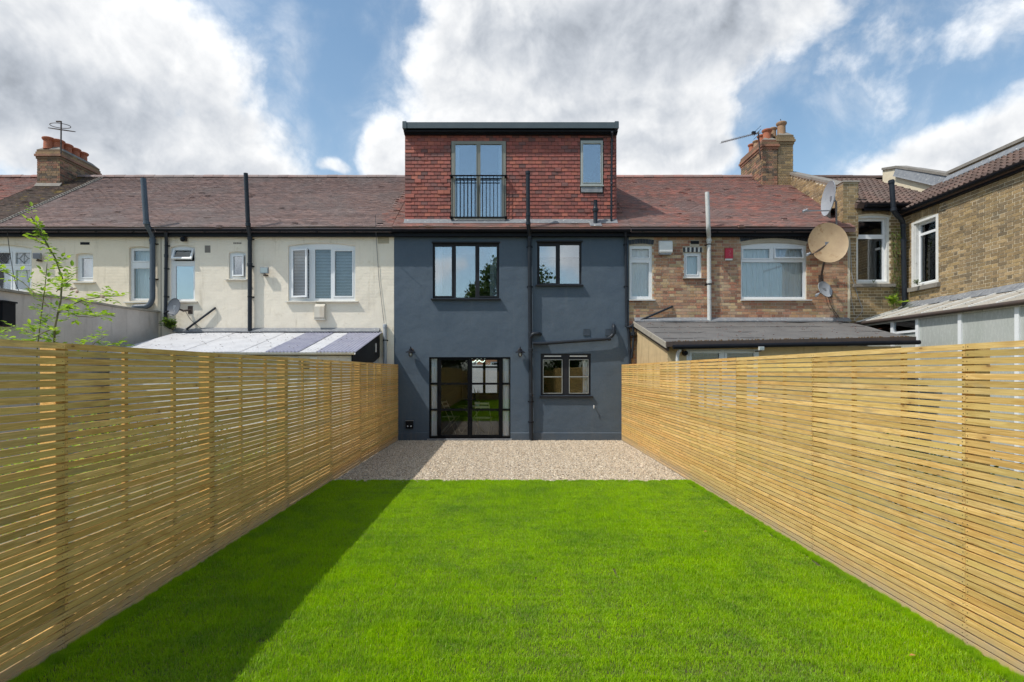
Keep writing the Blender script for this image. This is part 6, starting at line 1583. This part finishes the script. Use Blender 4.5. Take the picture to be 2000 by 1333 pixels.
# dining furniture inside the french doors
pale = mk('pale_metal', (.62, .55, .42), (.55, .48, .36), rough=.5, bst=0)
def chair(label, c, a):
    t = thing('bistro_chair', label, 'chair', (c[0], c[1], .035), 'folding chairs inside the french doors'); ca, sa = math.cos(a), math.sin(a)
    def P(x, y, z): return (c[0]+x*ca-y*sa, c[1]+x*sa+y*ca, z+.036)
    for s_ in (-.19, .19):
        MB().tube([P(s_, -.22, 0), P(s_, .20, .88)], .009, 6).build('leg', pale, t); MB().tube([P(s_*.9, .22, 0), P(s_*.9, -.20, .45)], .009, 6).build('leg', pale, t)
    for k in range(5): 
        fr_c = Fr(P(0, 0, 0), (ca, sa, 0), (-sa, ca, 0), (0, 0, 1)); MB().box(-.2, .2, -.2+k*.08, -.14+k*.08, .445, .46, fr_c).build('seat_slat', pale, t)
    for z_ in (.72, .82): MB().box(-.2, .2, .13+(z_-.72)*.47, .145+(z_-.72)*.47, z_, z_+.05, fr_c).build('back_slat', pale, t)
tb = thing('dining_table', 'small round table behind the french door glass', 'table', (-.95, 15.9, .036))
MB().lathe([(.42, .70), (.43, .715), (.43, .73), (.0, .73)], (-.95, 15.9, .036), n=24).build('tabletop', M['floorwood'], tb)
for s_ in (-1, 1):
    MB().tube([(-.95-.3*s_, 15.75, .037), (-.95+.25*s_, 16.05, .735)], .012, 6).build('leg', pale, tb); MB().tube([(-.95-.3*s_, 16.1, .037), (-.95+.25*s_, 15.75, .735)], .012, 6).build('leg', pale, tb)
chair('pale folding chair left of the small round table behind the glass', (-1.55, 15.75), 1.3)
chair('pale folding chair in front of the small round table behind the glass', (-.62, 15.35), 2.9)
pp_ = thing('potted_plant', 'dark spiky plant in a white pot on the small round table', 'plant', (-.82, 15.9, .766))
MB().lathe([(.05, 0), (.075, .12), (.07, .12), (.06, .03)], (-.82, 15.9, .767), n=14).build('pot', M['white'], pp_, smooth=True)
rg = random.Random(3)
for k in range(9):
    a = rg.uniform(0, 6.28); l_ = rg.uniform(.25, .5); d = Vector((math.cos(a)*.35, math.sin(a)*.35, 1)); sd_ = Vector((-math.sin(a), math.cos(a), 0))*.022; p0 = Vector((-.82, 15.9, .88))
    mb = MB(); q1, q2 = p0+d*l_*.5, p0+d*l_*.95; mb.V = [p0-sd_*.5, p0+sd_*.5, q1+sd_, q1-sd_, q2]; mb.F = [(0, 1, 2, 3), (3, 2, 4)]; mb.build('blade', M['leaf_d'], pp_, fix=False)
# pendant squiggle lamp
nl = thing('pendant_lamp', 'white looped pendant lamp behind the french door glass', 'lamp', (-.98, 16.4, 2.0)); emi = bpy.data.materials.new('lamp_glow'); emi.use_nodes = True; emi.node_tree.nodes['Principled BSDF'].inputs['Emission Color'].default_value = (.8, 1, .85, 1); emi.node_tree.nodes['Principled BSDF'].inputs['Emission Strength'].default_value = 1.2
c_ = PP(934, 703, 16.4); MB().tube([c_+Vector((.16*math.cos(k*.35)*(1-.0*k)+.006*k-.08, .04*math.sin(k*.5), .07*math.sin(k*.70))) for k in range(26)], .011, 6).build('tube', emi, nl, smooth=True)
MB().tube([c_+Vector((0, 0, .06)), (c_.x, 16.4, 2.448)], .004, 5).build('flex', M['cord'], nl)
# street: white van and the terrace opposite
vn = thing('parked_van', 'white van parked in the street, seen through the french doors and the room', 'van', (-1.0, D+11.6, 0))
yv = D+10.7
prof = [(-3.3, .35), (2.2, .35), (2.25, .9), (1.75, 1.25), (1.25, 2.0), (-3.25, 2.05)]
MB().prism(prof, yv, yv+1.8, Fr((0, 0, 0), (1, 0, 0), (0, 0, 1), (0, 1, 0))).build('body', mk('van_paint', (.72, .74, .76), (.70, .72, .74), rough=.3, bst=0), vn)
MB().prism([(.45, 1.25), (1.55, 1.25), (1.18, 1.85), (.45, 1.85)], yv-.012, yv-.002, Fr((0, 0, 0), (1, 0, 0), (0, 0, 1), (0, 1, 0))).build('side_window', M['steel'], vn)
MB().box(-3.25, 2.15, yv-.02, yv-.003, .55, .68).build('side_trim', M['black'], vn)
for xw in (-2.3, 1.3):
    MB().lathe([(.2, 0), (.33, 0), (.34, .03), (.34, .2), (.33, .22), (.1, .22)], (xw, yv+.1, .335), axis=(0, -1, 0), n=20).build('wheel', M['black'], vn, smooth=True)
hO = thing('terraced_house', 'orange brick house across the street, seen through the blue house', 'house', (0, D+24, 0))
wo = [(-3.2+k*2.1, -2.0+k*2.1, z0, z0+1.5) for k in range(4) for z0 in (.9, 3.6)]
FO = FF(D+24)
MB().slab(-6, 6, 0, 6, -.3, 0, wo, FO).build('wall', M['farbrick'], hO)
for q in wo: window(hO, FO, q, [dict(r=(q[0]+.08, (q[0]+q[1])/2-.04, q[2]+.08, q[3]-.08)), dict(r=((q[0]+q[1])/2+.04, q[1]-.08, q[2]+.08, q[3]-.08))], M['upvc'], M['glass'], wf=-.06)
MB().hexa([(-6, D+23.8, 6), (6, D+23.8, 6), (6, D+28, 8.4), (-6, D+28, 8.4), (-6, D+23.8, 6.1), (6, D+23.8, 6.1), (6, D+28, 8.5), (-6, D+28, 8.5)]).build('roof', M['roof_pan'], hO)
MB().box(-6, 6, D+24.9, D+25, 0, 6).build('back_lining', M['roomdark'], hO)

bush('dark bush added before the end fence to darken the ground floor window glass', (2.15, -5.2), .8, .5, 2.1, 2500, M['leaf_d'], .06, seed=7)  # added out of view to darken the fence reflection in this window
bush('dark bush added before the end fence to darken the left french door glass', (-1.9, -5.2), .8, .5, 2.0, 2500, M['leaf_d'], .06, seed=8)  # added likewise, darkens part of the left door pane
def litter(parent, name, m, corners, n, smin, smax, seed):
    rg = random.Random(seed); mb = MB(); c0, c1, c2, c3 = [Vector(q) for q in corners]
    for k in range(n):
        s_, t_ = rg.random(), rg.random()**1.3; p = (c0*(1-s_)+c1*s_)*(1-t_)+(c3*(1-s_)+c2*s_)*t_+Vector((0, 0, .022)); a = rg.uniform(0, 6.28); L = rg.uniform(smin, smax)
        d = Vector((math.cos(a), math.sin(a)*.9, 0))*L; e = Vector((-d.y, d.x, 0))*.45; i = len(mb.V)
        mb.V += [p-d, p-e+Vector((0, 0, .006)), p+d, p+e+Vector((0, 0, .010))]; mb.F.append((i, i+1, i+2, i+3))
    mb.build(name, m, parent, kind='stuff', fix=False)
litter(lt, 'litter', M['dark_metal'], [(-8.2, 14.2, 2.70), (-3.3, 14.2, 2.70), (-3.3, 11.95, 2.16), (-8.2, 11.95, 2.16)], 170, .010, .035, 3)
litter(fl, 'litter', mk('brick_red_flakes', (.30, .10, .06), (.22, .10, .07), bst=0), [(3.3, 14.2, 2.965), (8.4, 14.2, 2.965), (8.1, 11.6, 2.46), (3.3, 11.6, 2.36)], 150, .010, .040, 4)
litter(gl, 'litter', M['dark_metal'], [(8.85, 14.2, 2.96), (8.85, 9, 2.96), (9.9, 9, 3.32), (9.9, 14.2, 3.32)], 80, .010, .035, 5)
